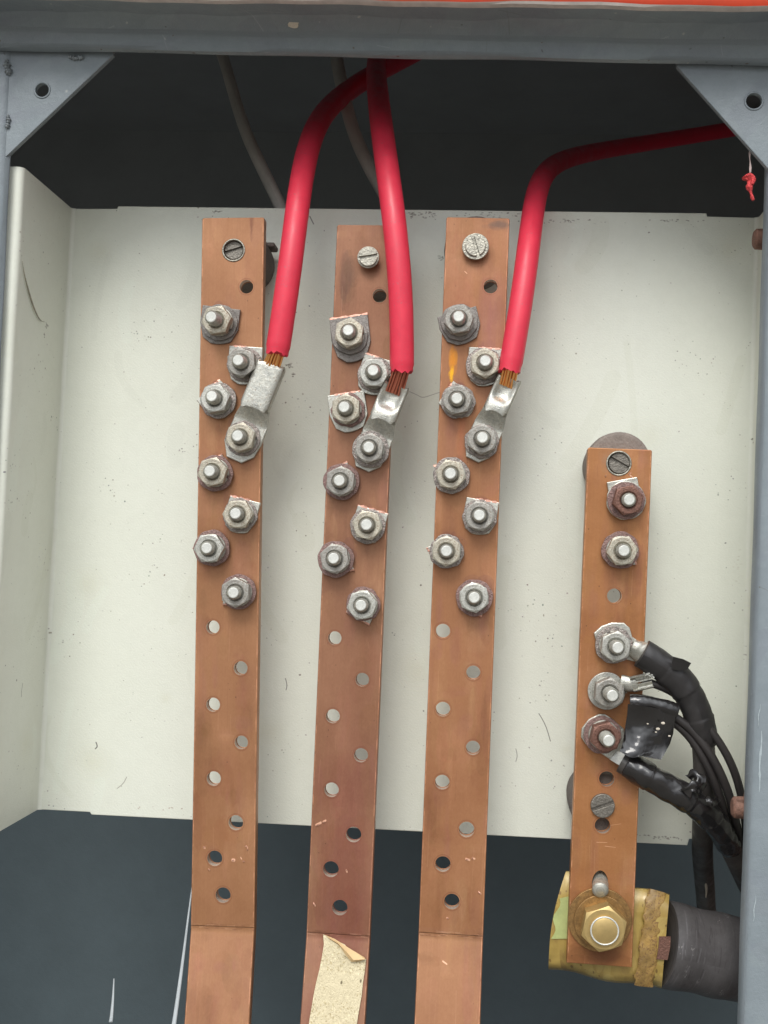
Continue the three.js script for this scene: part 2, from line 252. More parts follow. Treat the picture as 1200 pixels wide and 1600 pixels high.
  weld([[12, 178], [13, 190], [10, 202]], 0.0014); weld([[2, 42], [10, 60], [8, 80]], 0.0022); weld([[30, 62], [60, 58], [80, 62]], 0.0018);
  weld([[1120, 100.5], [1145, 99], [1168, 101]], 0.0007);
  // chipped paint patch on the header
  { const p = P(459, 37, FZ + 0.0105), pts = []; for (let i = 0; i < 14; i++) { const a = i / 14 * 6.283, r = 0.0027 * (0.75 + 0.35 * rand()); pts.push([p.x + r * Math.cos(a), p.y + r * 0.85 * Math.sin(a)]); } const g = slab(shapeOf(pts), 0.0006, 0.0001); g.translate(-p.x, -p.y, 0); g.rotateX(0.75); g.translate(p.x, p.y, FZ + 0.0103); put(c, 'paint_chip', boxUV(g), M.chip, 'small pale chip on the header'); }
  // pale scuffs on the right post
  for (const [x0, y0, y1, w] of [[1190, 1142, 1238, 0.0014], [1188, 1100, 1136, 0.0005], [1181, 1400, 1440, 0.0006]]) {
    const L = [], R = []; for (let i = 0; i <= 14; i++) { const u = i / 14, p = P(x0 - 4 * u + 0.8 * Math.sin(u * 9), y0 + (y1 - y0) * u, FZ - 0.0012), ww = w * (0.35 + 0.65 * rand()) * Math.sin(Math.PI * (0.06 + 0.88 * u)); L.push([p.x - ww / 2, p.y]); R.unshift([p.x + ww / 2, p.y]); }
    const g = slab(shapeOf(L.concat(R)), 0.0004, 0); g.translate(0, 0, FZ - 0.0017); put(c, 'paint_scuff', boxUV(g), M.scuff, 'pale paint scuff on the right post');
  }
}

// ---------------------------------------------------------------- the mounting plate
const PC = { l: P(64, 1265, 0), tl: P(117, 326, 0), tr: P(1180, 340, 0), br: P(1156, 1312, 0) };
{
  const X0 = -0.245, X1 = 0.16, Y0 = -0.17, Y1 = 0.2;     // sheet that the texture covers
  const S = 2048, toX = (x) => (x - X0) / (X1 - X0) * S, toY = (y) => (Y1 - y) / (Y1 - Y0) * S, mm = S / (X1 - X0) / 1000;
  const at = (px, py) => { const p = P(px, py, 0); return [toX(p.x), toY(p.y)]; };
  const can = canvas(S, S, (g, w, h) => {
    g.fillStyle = 'rgb(221,223,210)'; g.fillRect(0, 0, w, h);
    // faint handled / stained areas with an outline of their own
    for (let i = 0; i < 26; i++) { const x = rand() * w, y = rand() * h, r = rr(4, 16) * mm; const gr = g.createRadialGradient(x, y, 0, x, y, r); const yel = rand() < 0.5; gr.addColorStop(0, yel ? 'rgba(190,184,150,0.16)' : 'rgba(222,224,214,0.16)'); gr.addColorStop(1, 'rgba(200,200,180,0)'); g.fillStyle = gr; g.fillRect(x - r, y - r, 2 * r, 2 * r); }
    noisePass(g, w, h, [[mid, 0.06, 0.05, [9, 9, 11]], [mid, 0.27, 0.02, [5, 5, 5]], [fine, 0.9, 0.9, [5, 5, 5]]]);
    // dirt specks: clusters and strays
    const speck = (x, y, r, a) => { g.fillStyle = `rgba(${58 + rand() * 30},${54 + rand() * 26},${46 + rand() * 24},${a})`; g.beginPath(); g.ellipse(x, y, r, r * rr(0.6, 1.4), rand() * 3, 0, 6.3); g.fill(); };
    for (let i = 0; i < 1500; i++) speck(rand() * w, rand() * h, rr(0.08, 0.3) * mm, rr(0.12, 0.45));
    for (let k = 0; k < 70; k++) { const cx = rand() * w, cy = rand() * h, n = 3 + rand() * 9; for (let i = 0; i < n; i++) speck(cx + (rand() + rand() - 1) * 12 * mm, cy + (rand() + rand() - 1) * 12 * mm, rr(0.12, 0.42) * mm, rr(0.25, 0.65)); }
    for (let i = 0; i < 70; i++) { const x = rand() * w, y = rand() * h, a = rr(1.1, 2), l = rr(14, 60) * mm; g.strokeStyle = ['rgba(186,178,146,0.07)', 'rgba(236,238,230,0.09)', 'rgba(170,166,150,0.06)'][i % 3]; g.lineCap = 'round'; g.lineWidth = rr(2, 9) * mm; g.beginPath(); g.moveTo(x, y); g.quadraticCurveTo(x + rr(-8, 8) * mm, y + l / 2, x + l * Math.cos(a), y + l * Math.sin(a)); g.stroke(); }
    for (let i = 0; i < 40; i++) speck(rand() * w, rand() * h, rr(0.35, 0.55) * mm, rr(0.4, 0.75));
    // hairs and fibres
    const hair = (pts, lw, col) => { g.strokeStyle = col; g.lineWidth = lw * mm; g.lineCap = 'round'; g.beginPath(); const q = pts.map((p) => at(...p)); g.moveTo(...q[0]); for (let i = 1; i < q.length - 1; i++) g.quadraticCurveTo(q[i][0], q[i][1], (q[i][0] + q[i + 1][0]) / 2, (q[i][1] + q[i + 1][1]) / 2); g.lineTo(...q[q.length - 1]); g.stroke(); };
    hair([[842, 1115], [852, 1130], [860, 1158]], 0.35, 'rgba(70,64,56,0.75)'); hair([[806, 1170], [809, 1180], [806, 1190]], 0.3, 'rgba(80,74,66,0.6)'); hair([[183, 1232], [192, 1226], [198, 1214]], 0.3, 'rgba(90,80,70,0.6)');
    hair([[640, 612], [652, 617], [660, 622], [675, 617], [690, 612]], 0.3, 'rgba(96,92,86,0.6)'); hair([[150, 1160], [153, 1166], [149, 1170]], 0.5, 'rgba(50,46,44,0.8)');
    hair([[484, 338], [488, 346], [490, 350]], 0.5, 'rgba(70,66,60,0.7)'); hair([[446, 1060], [449, 1070], [447, 1078]], 0.35, 'rgba(70,66,60,0.7)');
    // scuffed, dirty top edge and marks by the holes
    const mark = (px, py, rx, ry, col, n) => { const [cx, cy] = at(px, py); for (let i = 0; i < n; i++) { g.fillStyle = col(rr(0.2, 0.7)); g.beginPath(); g.ellipse(cx + (rand() + rand() - 1) * rx * mm, cy + (rand() + rand() - 1) * ry * mm, rr(0.2, 0.9) * mm, rr(0.1, 0.4) * mm, rr(-0.3, 0.3), 0, 6.3); g.fill(); } };
    const dk = (a) => `rgba(92,84,74,${a})`, lt = (a) => `rgba(228,230,220,${a})`, rs = (a) => `rgba(132,98,84,${a})`;
    mark(655, 334, 12, 1.4, dk, 26); mark(660, 340, 10, 1.2, dk, 14); mark(345, 330, 10, 1, dk, 10); mark(880, 345, 26, 1.6, dk, 30); mark(890, 352, 8, 3, lt, 30); mark(1035, 352, 6, 4, lt, 16); mark(1050, 345, 20, 1.2, dk, 14); mark(770, 335, 22, 2, dk, 26);
    mark(689, 404, 1.5, 2, (a) => `rgba(120,124,112,${a})`, 16); mark(452, 571, 1.8, 1.6, dk, 14); mark(458, 585, 1, 1.4, dk, 5); mark(1040, 1309, 12, 1.2, dk, 22); mark(1000, 1304, 8, 1, dk, 10); mark(550, 1283, 16, 2, lt, 14); mark(640, 1290, 20, 2, lt, 14); mark(250, 1262, 20, 1.5, rs, 8);
    mark(1160, 1290, 2, 10, rs, 16); mark(1150, 880, 3, 14, (a) => `rgba(176,170,150,${a * 0.5})`, 20);
    mark(985, 690, 6, 2, dk, 10); mark(245, 310, 4, 2, lt, 8);
  });
  const tex = canTex(can);
  const cream = phys({ map: tex, roughnessMap: again(range(0.38, 0.6, mid), 5), roughness: 1, bumpMap: again(tFine, 40), bumpScale: 0.00009, clearcoat: 0.2, clearcoatRoughness: 0.4 });
  const creamTile = phys({ map: again(tint([220, 221, 207], 0.06, mid, 0.7, [150, 140, 120]), 7), roughnessMap: again(range(0.38, 0.6, mid), 6), roughness: 1, bumpMap: again(tFine, 40), bumpScale: 0.00009, clearcoat: 0.2, clearcoatRoughness: 0.4 });
  const tr = thing('mounting_plate', 'cream painted steel mounting plate with folded side flanges behind the busbars', 'plate', P(600, 1290, 0));
  const uvP = (g) => setUV(g, (x, y) => [(x - X0) / (X1 - X0), (y - Y0) / (Y1 - Y0)]);
  const { l, tl, tr: trr, br } = PC, T = 0.0016;
  const mx = (px, py) => { const p = P(px, py, 0); return [p.x, p.y]; };
  // the face, notched at the four corners
  const sh = shapeOf([[l.x, l.y], mx(140, 1269), mx(143, 1273), mx(1074, 1321), mx(1077, 1311), [br.x, br.y], [trr.x, trr.y], mx(1105, 338), mx(1104, 333), mx(184, 322), mx(183, 326), [tl.x, tl.y]]);
  { const g = slab(sh, T, 0.0004); g.translate(0, 0, -T); put(tr, 'face', uvP(g), cream); }
  // folded-back edges at top and bottom
  const fold = (A, B, up) => { const rg = []; for (let i = 0; i <= 24; i++) { const p = A.clone().lerp(B, i / 24), w = 0.00012 * Math.sin(i * 1.7); rg.push([V(p.x, p.y - up * 0.0004, -0.0004), V(p.x, p.y + up * (0.0002 + w), -0.0012), V(p.x, p.y + up * (0.0004 + w), -0.003), V(p.x, p.y + up * (0.0004 + w), -0.016), V(p.x, p.y - up * 0.0012, -0.016), V(p.x, p.y - up * 0.0012, -0.003)]); } return boxUV(smooth(loft(rg, { closed: true, cap0: true, cap1: true }), 0.7)); };
  put(tr, 'top_return', fold(P(184, 323, 0), P(1104, 334, 0), 1), creamTile); put(tr, 'bottom_return', fold(P(143, 1272, 0), P(1074, 1320, 0), -1), creamTile);
  // left flange: rounded inner corner, web towards the viewer, rounded outer fold, lip behind the post
  function flange(side, top, bot, name, d) {
    const prof = [];                                             // [dx outward, z]
    for (let i = 0; i <= 6; i++) { const a = i / 6 * Math.PI / 2; prof.push([0.0022 * Math.sin(a), 0.0022 - 0.0022 * Math.cos(a) + 0.0003]); }
    for (let i = 1; i <= 10; i++) prof.push([0.0022, 0.0025 + (d - 0.0052) * i / 10]);
    for (let i = 1; i <= 6; i++) { const a = i / 6 * Math.PI / 2; prof.push([0.0022 + 0.003 - 0.003 * Math.cos(a), d - 0.0027 + 0.003 * Math.sin(a)]); }
    prof.push([0.012, d + 0.0003], [0.022, d + 0.0003], [0.022, d - 0.0013], [0.006, d - 0.0013]);
    const rg = []; for (let i = 0; i <= 60; i++) { const p = top.clone().lerp(bot, i / 60); rg.push(prof.map(([dx, z]) => V(p.x + side * (dx - 0.0006), p.y, z - 0.0002 + 0.0002 * Math.sin(i * 0.5 + dx * 300)))); }
    const g = smooth(loft(rg, { closed: false }), 0.9);
    return put(tr, name, setUV(g, (x, y, z) => [0.31 + z * 2.2 + 0.013 * side, (y - Y0) / (Y1 - Y0) * 0.9 + 0.04]), cream);
  }
  const fl = flange(-1, tl, l, 'flange', 0.069), fr = flange(1, trr, br, 'flange', 0.066);
  // the long dent and a few scuffs on the left flange
  { const o = V(tl.x - 0.0016, 0, 0), n = V(1, 0, 0), q = [[35, 408], [37, 424], [44, 452], [54, 484], [64, 502], [70, 503]].map((p) => PL(p[0], p[1], o, n)); put(fl, 'scratch', sweep(q, (u) => 0.0004 * Math.sin(Math.PI * (0.08 + 0.84 * u)), 30, 8), M.scratch, 'curved scratch on the left flange'); }
  // square-shouldered fixing bolts on the right flange
  for (const [px, py, z] of [[1196, 374, 0.045], [1163, 1262, 0.062]]) {
    const p = P(px, py, z), a = lathe([[0, 0.0085], [0.0036, 0.0085], [0.0048, 0.0075], [0.005, 0.003], [0.0052, 0.0022], [0.0082, 0.002], [0.0084, 0.0006], [0.0082, 0], [0, 0]], 24); a.rotateY(-Math.PI / 2); a.translate(p.x + 0.003, p.y, p.z); put(fr, 'fixing_bolt', boxUV(a), M.rust, 'rust-coloured fixing bolt on the right flange');
  }
}

// ---------------------------------------------------------------- terminal bolt shapes (local: axis +z, bar surface at z = 0)
const nutShape = (() => {
  const AF = 0.0127, h = 0.0062, n = 48, out = [], r3 = 0.0034;
  const R = (a) => { const k = ((a % (Math.PI / 3)) + Math.PI / 3) % (Math.PI / 3) - Math.PI / 6; return AF / 2 / Math.cos(k); };
  const ring = (f, zf) => { const q = []; for (let i = 0; i < n; i++) { const a = i / n * 2 * Math.PI, r = f(a); q.push(V(r * Math.cos(a), r * Math.sin(a), zf(r))); } return q; };
  out.push(ring((a) => R(a) * 0.985, () => 0), ring(R, () => 0.0003), ring(R, (r) => h - 0.0001 - (r - AF / 2) * 0.6), ring(() => AF / 2 * 0.965, () => h), ring(() => r3 + 0.0009, () => h), ring(() => r3, () => h - 0.0008));
  return boxUV(toCreasedNormals(plain(loft(out)), 0.35));
})();
const bigNut = (() => { const g = nutShape.clone(); g.scale(1.47, 1.47, 1.45); return g; })();
const springWasher = (() => { const s = new THREE.Shape(); s.absarc(0, 0, 0.0069, 0.14, 6.18, false); s.absarc(0, 0, 0.0036, 6.18, 0.14, true); s.closePath(); return boxUV(slab(s, 0.0017, 0.0002, 40)); })();
const roundWasher = (r, t = 0.0014, q = 0) => { const s = new THREE.Shape(), n = 44; for (let i = 0; i < n; i++) { const a = i / n * 6.2832, k = r * (1 + q * (0.5 * Math.sin(3 * a + r * 9000) + 0.5 * Math.sin(7 * a + 1) + 0.35 * Math.sin(11 * a + 2))); i ? s.lineTo(k * Math.cos(a), k * Math.sin(a)) : s.moveTo(k, 0); } s.closePath(); holeIn(s, 0, 0, 0.0036); return boxUV(slab(s, t, 0.0003)); };
const washers = [roundWasher(0.0085, 0.0014, 0.02), roundWasher(0.0088, 0.0014, 0.03), roundWasher(0.0082, 0.0014, 0.045)];
function studShape(len, r = 0.0033) { const p = [[0, len], [0.0024, len], [0.0026, len - 0.0002], [r, len - 0.0013]]; for (let z = len - 0.0013, k = 0; z > 0.001; z -= 0.0005, k++) p.push([k % 2 ? r : r - 0.00034, z]); p.push([r, 0]); return boxUV(lathe(p, 20, 0.35)); }
function tipShape(len) { return boxUV(lathe([[0, len + 0.0003], [0.0022, len + 0.0003], [0.0025, len + 0.0001], [0.0026, len - 0.0004], [0.0005, len - 0.0004]], 20, 0.3)); }
// the stub of a cut-off cable lug under the washers: rounded below, cut straight above
function stubShape(w, c, b, jag = 0) { // half width w, cut at c above, rounded to b below
  const s = new THREE.Shape(); s.moveTo(-w, c - jag); s.lineTo(w, c + jag); s.lineTo(w * 1.02, -b * 0.25); s.lineTo(w * 0.72, -b * 0.82); s.quadraticCurveTo(w * 0.2, -b * 1.05, -w * 0.35, -b * 0.98); s.lineTo(-w * 0.78, -b * 0.74); s.lineTo(-w * 1.02, -b * 0.1); s.closePath(); holeIn(s, 0, 0, 0.0036);
  return boxUV(slab(s, 0.0018, 0.0003));
}
function cutEdge(w, c, jag, [f0, f1]) { const rg = []; for (let i = 0; i <= 12; i++) { const u = f0 + (f1 - f0) * i / 12, x = -w + 2 * w * u, y = c + jag * (2 * u - 1), q = (0.0001 + 0.0007 * Math.abs(Math.sin(i * 2.3 + w * 900) * Math.sin(i * 0.9 + c * 700))); rg.push([V(x, y - 0.0005, 0.0016), V(x, y - 0.0005, 0.0017 + q * 0.4), V(x, y + 0.0001 + q * 0.6, 0.0016 + q * 0.4), V(x, y + 0.0002 + q, 0.0004), V(x, y + 0.0001 + q * 0.5, 0.0002)]); } return boxUV(smooth(loft(rg, { closed: true, cap0: true, cap1: true }), 0.6)); }
const local = (parent, name, geo, mat, x = 0, y = 0, z = 0, rot = 0) => { const m = new THREE.Mesh(geo, mat); m.name = name; m.position.set(x, y, z); m.rotation.z = rot; m.castShadow = m.receiveShadow = true; parent.add(m); return m; };

// ---------------------------------------------------------------- busbars
const ZB = 0.041, BT = 0.006;                              // front face of the bars, thickness
const R2 = (deg) => deg * Math.PI / 180;
const bars = [];
function busbar(spec) {
  const { tl, tr, bl, br, holes, slots = [], label, tone, tone2, bend, len2 = 0.12, tilt = 14, slant = 0, group = 'copper busbars' } = spec;
  const A = P(...tl, ZB), B = P(...tr, ZB), C = P(...bl, ZB), D = P(...br, ZB);
  const top = A.clone().add(B).multiplyScalar(0.5), bot = C.clone().add(D).multiplyScalar(0.5), w = (A.distanceTo(B) + C.distanceTo(D)) / 2, yax = top.clone().sub(bot), L = yax.length(); yax.normalize();
  const xax = V(yax.y, -yax.x, 0), o = top, LL = L + (bend ? len2 : 0);
  const loc = (px, py, z = ZB) => { const p = P(px, py, z).sub(o); return [p.dot(xax), p.dot(yax)]; };
  const s = new THREE.Shape(); const r = 0.0012, h = w / 2; s.moveTo(-h + r, 0.00); s.lineTo(h - r, slant); s.quadraticCurveTo(h, slant, h, slant - r); s.lineTo(h, -L); s.lineTo(-h, -L); s.lineTo(-h, -r); s.quadraticCurveTo(-h, 0, -h + r, 0); s.closePath();
  const lh = holes.map(([px, py, rad = 0.0037]) => [...loc(px, py), rad]);
  for (const q of lh) holeIn(s, q[0], q[1], q[2]);
  for (const [px, py, rx, ry] of slots) { const q = loc(px, py); holeIn(s, q[0], q[1], rx, ry); }
  const W = 0.034, uvf = (x, y) => [(x + W / 2) / W, (y + LL) / LL];
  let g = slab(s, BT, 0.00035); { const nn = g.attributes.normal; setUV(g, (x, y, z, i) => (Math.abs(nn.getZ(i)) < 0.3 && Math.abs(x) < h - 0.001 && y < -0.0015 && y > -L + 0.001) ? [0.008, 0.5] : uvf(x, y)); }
  let plane = null;
  if (bend) { // the lower length leans out towards the viewer
    const a = R2(tilt), rg = [], vs = []; const prof = []; const nArc = 6, Rb = 0.012;
    let y = -L, z = BT, ang = 0, sl = 0; prof.push([y, z, 0, 0]);
    for (let i = 1; i <= nArc; i++) { const da = a / nArc, ds = Rb * da; ang += da / 2; y -= ds * Math.cos(ang); z += ds * Math.sin(ang); ang += da / 2; sl += ds; prof.push([y, z, ang, sl]); }
    for (let i = 1; i <= 6; i++) { const ds = (len2 - a * Rb) / 6; y -= ds * Math.cos(ang); z += ds * Math.sin(ang); sl += ds; prof.push([y, z, ang, sl]); }
    const e = 0.0004; for (const [py, pz, an, ss] of prof) { const ny = Math.sin(an), nz = Math.cos(an); const q = (x, d) => V(x, py - ny * d, pz - nz * d); rg.push([q(-h + e, 0), q(h - e, 0), q(h, e), q(h, BT - e), q(h - e, BT), q(-h + e, BT), q(-h, BT - e), q(-h, e)]); vs.push(-L - ss); }
    const g2 = loft(rg, { closed: true, cap1: true }); const uv = g2.attributes.uv, ps = g2.attributes.position; for (let i = 0; i < ps.count; i++) { const ri = Math.min(rg.length - 1, Math.floor(i / 9)); uv.setXY(i, (ps.getX(i) + W / 2) / W, (vs[ri] + LL) / LL); }
    g = merge(g, smooth(g2, 0.5));
    const m1 = prof[nArc + 1]; plane = { p: V(0, m1[0], m1[1]), n: V(0, Math.sin(ang), Math.cos(ang)) };
  }
  const mat4 = new THREE.Matrix4().makeBasis(xax, yax, V(0, 0, 1)).setPosition(o.x, o.y, ZB - BT);
  if (plane) { plane.p.applyMatrix4(mat4); plane.n.transformDirection(mat4); }
  g.applyMatrix4(mat4);
  // surface: brushed copper, oxide and fingermarks
  const cw = 256, chh = 2048, X = (x) => (x + W / 2) / W * cw, Y = (y) => -y / LL * chh, mmx = cw / W / 1000, mmy = chh / LL / 1000;
  const can = canvas(cw, chh, (c) => {
    c.fillStyle = `rgb(${tone})`; c.fillRect(0, 0, cw, chh);
    if (bend) { const yb = Y(-L - 0.001); c.fillStyle = `rgb(${tone2})`; c.beginPath(); c.moveTo(0, chh); c.lineTo(0, yb); for (let i = 0; i <= 24; i++) c.lineTo(i / 24 * cw, yb + (rand() - 0.5) * 1.4 * mmy); c.lineTo(cw, chh); c.fill(); for (let i = 0; i < 160; i++) { c.fillStyle = `rgba(${rand() < 0.5 ? tone : tone2},0.16)`; c.beginPath(); c.ellipse(rand() * cw, yb + (rand() + rand() - 1) * 4 * mmy, rr(8, 40), rr(1, 5) * mmy * 0.3, 0, 0, 6.3); c.fill(); } }
    const blob = (x, y, rx, ry, col, a, n = 12) => { for (let i = 0; i < n; i++) { c.fillStyle = `rgba(${col},${a * rr(0.4, 1)})`; c.beginPath(); c.ellipse(X(x) + (rand() + rand() - 1) * rx * mmx, Y(y) + (rand() + rand() - 1) * ry * mmy, rr(0.3, 0.9) * rx * mmx, rr(0.3, 0.9) * ry * mmy, 0, 0, 6.3); c.fill(); } };
    for (let i = 0; i < 90; i++) blob(rr(-0.015, 0.015), -rand() * LL, rr(1.5, 7), rr(3, 22), ['112,70,46', '200,150,112', '150,96,84'][i % 3], 0.075, 5);
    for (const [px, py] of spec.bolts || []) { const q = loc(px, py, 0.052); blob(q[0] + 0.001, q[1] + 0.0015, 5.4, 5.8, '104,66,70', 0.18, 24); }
    for (const q of lh) { c.strokeStyle = 'rgba(118,70,50,0.4)'; c.lineWidth = 2.2; c.beginPath(); c.ellipse(X(q[0]), Y(q[1]), (q[2] * 1000 + 0.3) * mmx, (q[2] * 1000 + 0.3) * mmy, 0, 0, 6.3); c.stroke(); }
    for (const [px, py, rx, ry, col, a, n] of spec.stains || []) { const q = loc(px, py); blob(q[0], q[1], rx, ry, col, a, n); }
    noisePass(c, cw, chh, [[streak, 1, 0.05, [8, 7, 6]], [mid, 0.45, 0.7, [16, 15, 13]], [soft, 0.35, 0.5, [20, 19, 16]], [grit, 1, 1, [8, 8, 7]]]);
    for (let i = 0; i < 40; i++) { c.strokeStyle = rand() < 0.45 ? 'rgba(224,176,146,0.3)' : 'rgba(96,56,38,0.24)'; c.lineWidth = rr(0.5, 1.2); const x = rand() * cw, y = rand() * chh, l = rr(4, 50) * mmy * 0.4, d = rr(-0.5, 0.5) * mmx; c.beginPath(); c.moveTo(x, y); c.lineTo(x + d, y + l); c.stroke(); }
    for (let i = 0; i < 26; i++) { c.fillStyle = 'rgba(64,40,30,0.55)'; c.beginPath(); c.ellipse(rand() * cw, rand() * chh, rr(0.1, 0.3) * mmx, rr(0.1, 0.35) * mmy, 0, 0, 6.3); c.fill(); }
    for (const [px, py, dx, dy, lw] of spec.bright || []) { const q = loc(px, py); c.strokeStyle = 'rgba(246,196,164,0.9)'; c.lineWidth = lw * mmx; c.lineCap = 'round'; c.beginPath(); c.moveTo(X(q[0]), Y(q[1])); c.lineTo(X(q[0]) + dx * mmx, Y(q[1]) + dy * mmy); c.stroke(); }
    if (bend) for (let i = 0; i < 34; i++) { const y = Y(-L) + rr(-1.4, 1.2) * mmy, x = rand() * cw; c.strokeStyle = rand() < 0.5 ? 'rgba(104,66,48,0.45)' : 'rgba(206,160,132,0.4)'; c.lineWidth = rr(0.6, 1.6); c.beginPath(); c.moveTo(x, y); c.lineTo(x + rr(8, 40), y + rr(-2, 2)); c.stroke(); }
    c.fillStyle = 'rgb(206,188,174)'; c.fillRect(0, 0, 6, chh);   // pale tone for the hole walls, standing in for their grazing reflection
    // worn bright arrises along both edges
    for (const sx of [-1, 1]) for (let i = 0; i < 300; i++) { c.fillStyle = `rgba(222,160,126,${rr(0.1, 0.4)})`; c.fillRect(X(sx * (h - 0.0005)) - 1.5, rand() * chh, rr(1, 3), rr(4, 26)); }
  });
  const mat = std({ map: canTex(can), metalness: 0.4, roughnessMap: range(0.4, 0.52, soft), roughness: 1, bumpMap: (() => { const t = tStreak.clone(); t.repeat.set(1.5, 4); t.needsUpdate = true; return t; })(), bumpScale: 0.00003 });
  mat.roughnessMap.repeat.set(1.5, 5); mat.roughnessMap.needsUpdate = true;
  const t = thing('busbar', label, 'busbar', V(bot.x, bot.y, ZB - BT), group);
  put(t, 'bar', g, mat);
  const info = { t, o, xax, yax, loc, plane, h, L }; bars.push(info); return info;
}
// bolt: stud mesh carrying nut, washers and what is clamped
function bolt(bar, tip, opt = {}) {
  const { stack = 0, ht = 0.0165, rot = rand() * 60, stub, wash = 0, washMat = M.washer, nutMat = M.zinc, lean = null, spring = true, big = null, label } = opt;
  const zt = ZB + stack + ht, p = P(tip[0], tip[1], zt); let bx = p.x, by = p.y;
  const len = zt - ZB;
  const st = new THREE.Mesh(studShape(len), M.thread); st.name = 'terminal_bolt'; st.castShadow = st.receiveShadow = true; if (label) st.userData.label = label;
  const lx = lean ? lean[0] : rr(-0.03, 0.03), ly = lean ? lean[1] : rr(-0.03, 0.03);
  bx -= Math.sin(ly) * len; by += Math.sin(lx) * len;       // tip stays on its pixel when the stud leans
  const w = worldOrigin(bar.t); st.position.set(bx - w.x, by - w.y, ZB - w.z); st.rotation.set(lx, ly, 0); bar.t.add(st);
  local(st, 'stud_tip', tipShape(len), M.zincTip);
  let z = stack + 0.0001;
  if (stub) { const { w: sw, c, b, a, mat = M.tin, jag = 0, cut = true, dx = 0, dy = 0 } = stub; const f = local(st, 'lug_stub', stubShape(sw / 1000, c / 1000, b / 1000, jag / 1000), mat, dx / 1000, dy / 1000, z, R2(a)); if (cut) { const e = local(st, 'cut_edge', cutEdge(sw / 1000, c / 1000, jag / 1000, cut === true ? [0, 1] : cut), M.cut, dx / 1000, dy / 1000, z, R2(a)); e.userData.label = 'bright copper edge where the lug was cut off'; } z += 0.0019; }
  if (big) { local(st, 'wide_washer', roundWasher(big[0], 0.0014, big[2] || 0.01), big[1], 0, 0, z, rand() * 6); z += 0.0015; }
  if (wash !== null) { local(st, 'washer', washers[wash % 3], washMat, rr(-0.0003, 0.0003), rr(-0.0003, 0.0003), z, rand() * 6); z += 0.0015; }
  if (spring) { local(st, 'spring_washer', springWasher, M.thread, 0, 0, z, rand() * 6); z += 0.0018; }
  const nt = local(st, 'nut', nutShape, nutMat === M.zinc ? [M.zinc, M.zincDull, M.zincWarm, M.zinc][Math.floor(rand() * 4)] : nutMat, 0, 0, z, R2(rot));
  return { x: bx, y: by, st };
}
function slotScrew(bar, px, py, z, r, rot, mat, name, withWasher) {
  const p = P(px, py, z), hgt = 0.0024, w = worldOrigin(bar.t);
  const s = new THREE.Shape(); const sw = 0.0007; // two half heads leave a real slot between them
  const gs = []; for (const k of [0, Math.PI]) { const q = new THREE.Shape(); const a0 = Math.asin(sw / r); q.moveTo(r * Math.cos(a0), r * Math.sin(a0)); q.absarc(0, 0, r, a0, Math.PI - a0, false); q.closePath(); const g = slab(q, 0.0013, 0.0004, 24); g.rotateZ(k); g.translate(0, 0, hgt - 0.0013); gs.push(g); }
  gs.push(lathe([[0, hgt - 0.0012], [r, hgt - 0.0012], [r, 0], [0, 0]], 28));
  const m = new THREE.Mesh(boxUV(merge(...gs)), mat); m.name = name; m.position.set(p.x - w.x, p.y - w.y, z - hgt - w.z); m.rotation.z = R2(rot); m.castShadow = m.receiveShadow = true; bar.t.add(m);
  if (withWasher) local(m, 'washer', roundWasher(withWasher, 0.0011, 0.005), M.screwPale, 0, 0, 0.0002);
  return m;
}
function burrs(bar, list) { for (const [px, py, len, a] of list) { const p = P(px, py, ZB + 0.0004), d = V(Math.cos(R2(a)), Math.sin(R2(a)), 0.3).multiplyScalar(len / 1000); put(bar.t, 'copper_swarf', sweep([p, p.clone().addScaledVector(d, 0.5).add(V(0, 0.0002, 0.0003)), p.clone().add(d)], (u) => 0.00028 * (1.1 - u), 6, 6), M.cut); } }

// --- leftmost bar
const b1tips = [[329.7, 495.3], [371.9, 562.8], [330.6, 619], [371, 681], [327.3, 736.1], [367.8, 802.5], [322.8, 856.5], [364.4, 926.3]];
const bar1 = busbar({ tl: [317, 340], tr: [412, 340], bl: [297, 1447], br: [398.5, 1449], bend: true, tone: '160,113,79', tone2: '160,114,82', label: 'leftmost long copper busbar with a dark recessed slotted screw at its top',
  holes: [[365, 391, 0.0053], [385, 448, 0.0037], [332.5, 980, 0.0036], [376, 1044, 0.0037], [333, 1101, 0.0037], [377, 1160, 0.0036], [334, 1216.5, 0.0038], [368.5, 1285.5, 0.0039], [335.5, 1341, 0.004], [348.5, 1398.5, 0.004]], bolts: b1tips,
  stains: [[360, 470, 6, 20, '150,98,72', 0.06, 10], [350, 1300, 10, 14, '150,96,56', 0.05, 12], [392, 360, 1, 8, '120,76,56', 0.25, 8]], bright: [[318, 1324, 0.8, 0.4, 0.5], [363, 1344, 1, 0, 0.9], [385, 1322, 0.6, 0.8, 0.4], [376, 1340, 0.5, 0.6, 0.4], [326, 1358, 0.5, 0.4, 0.4]] });
slotScrew(bar1, 365, 391, ZB - 0.0016, 0.0047, 18, M.screwDark, 'slotted_screw').userData.label = 'dark slotted screw recessed in the bar';
{ const g = new THREE.TorusGeometry(0.0053, 0.00045, 8, 32); const p = P(365, 391, ZB); g.translate(p.x, p.y, ZB + 0.0001); put(bar1.t, 'hole_rim', boxUV(plain(g)), M.screwPale); }
bolt(bar1, b1tips[0], { ht: 0.0205, rot: 10, lean: [0.05, -0.03], stub: { w: 9.4, c: 7.5, b: 10.5, a: -6, mat: M.tinDull, cut: false, dx: -0.6 }, wash: 1, washMat: M.tinDull });
bolt(bar1, b1tips[1], { ht: 0.0185, rot: 38, lean: [0.02, 0], stub: { w: 8.2, c: 9, b: 9.6, a: -2, cut: [0.1, 0.5] }, wash: 0 });
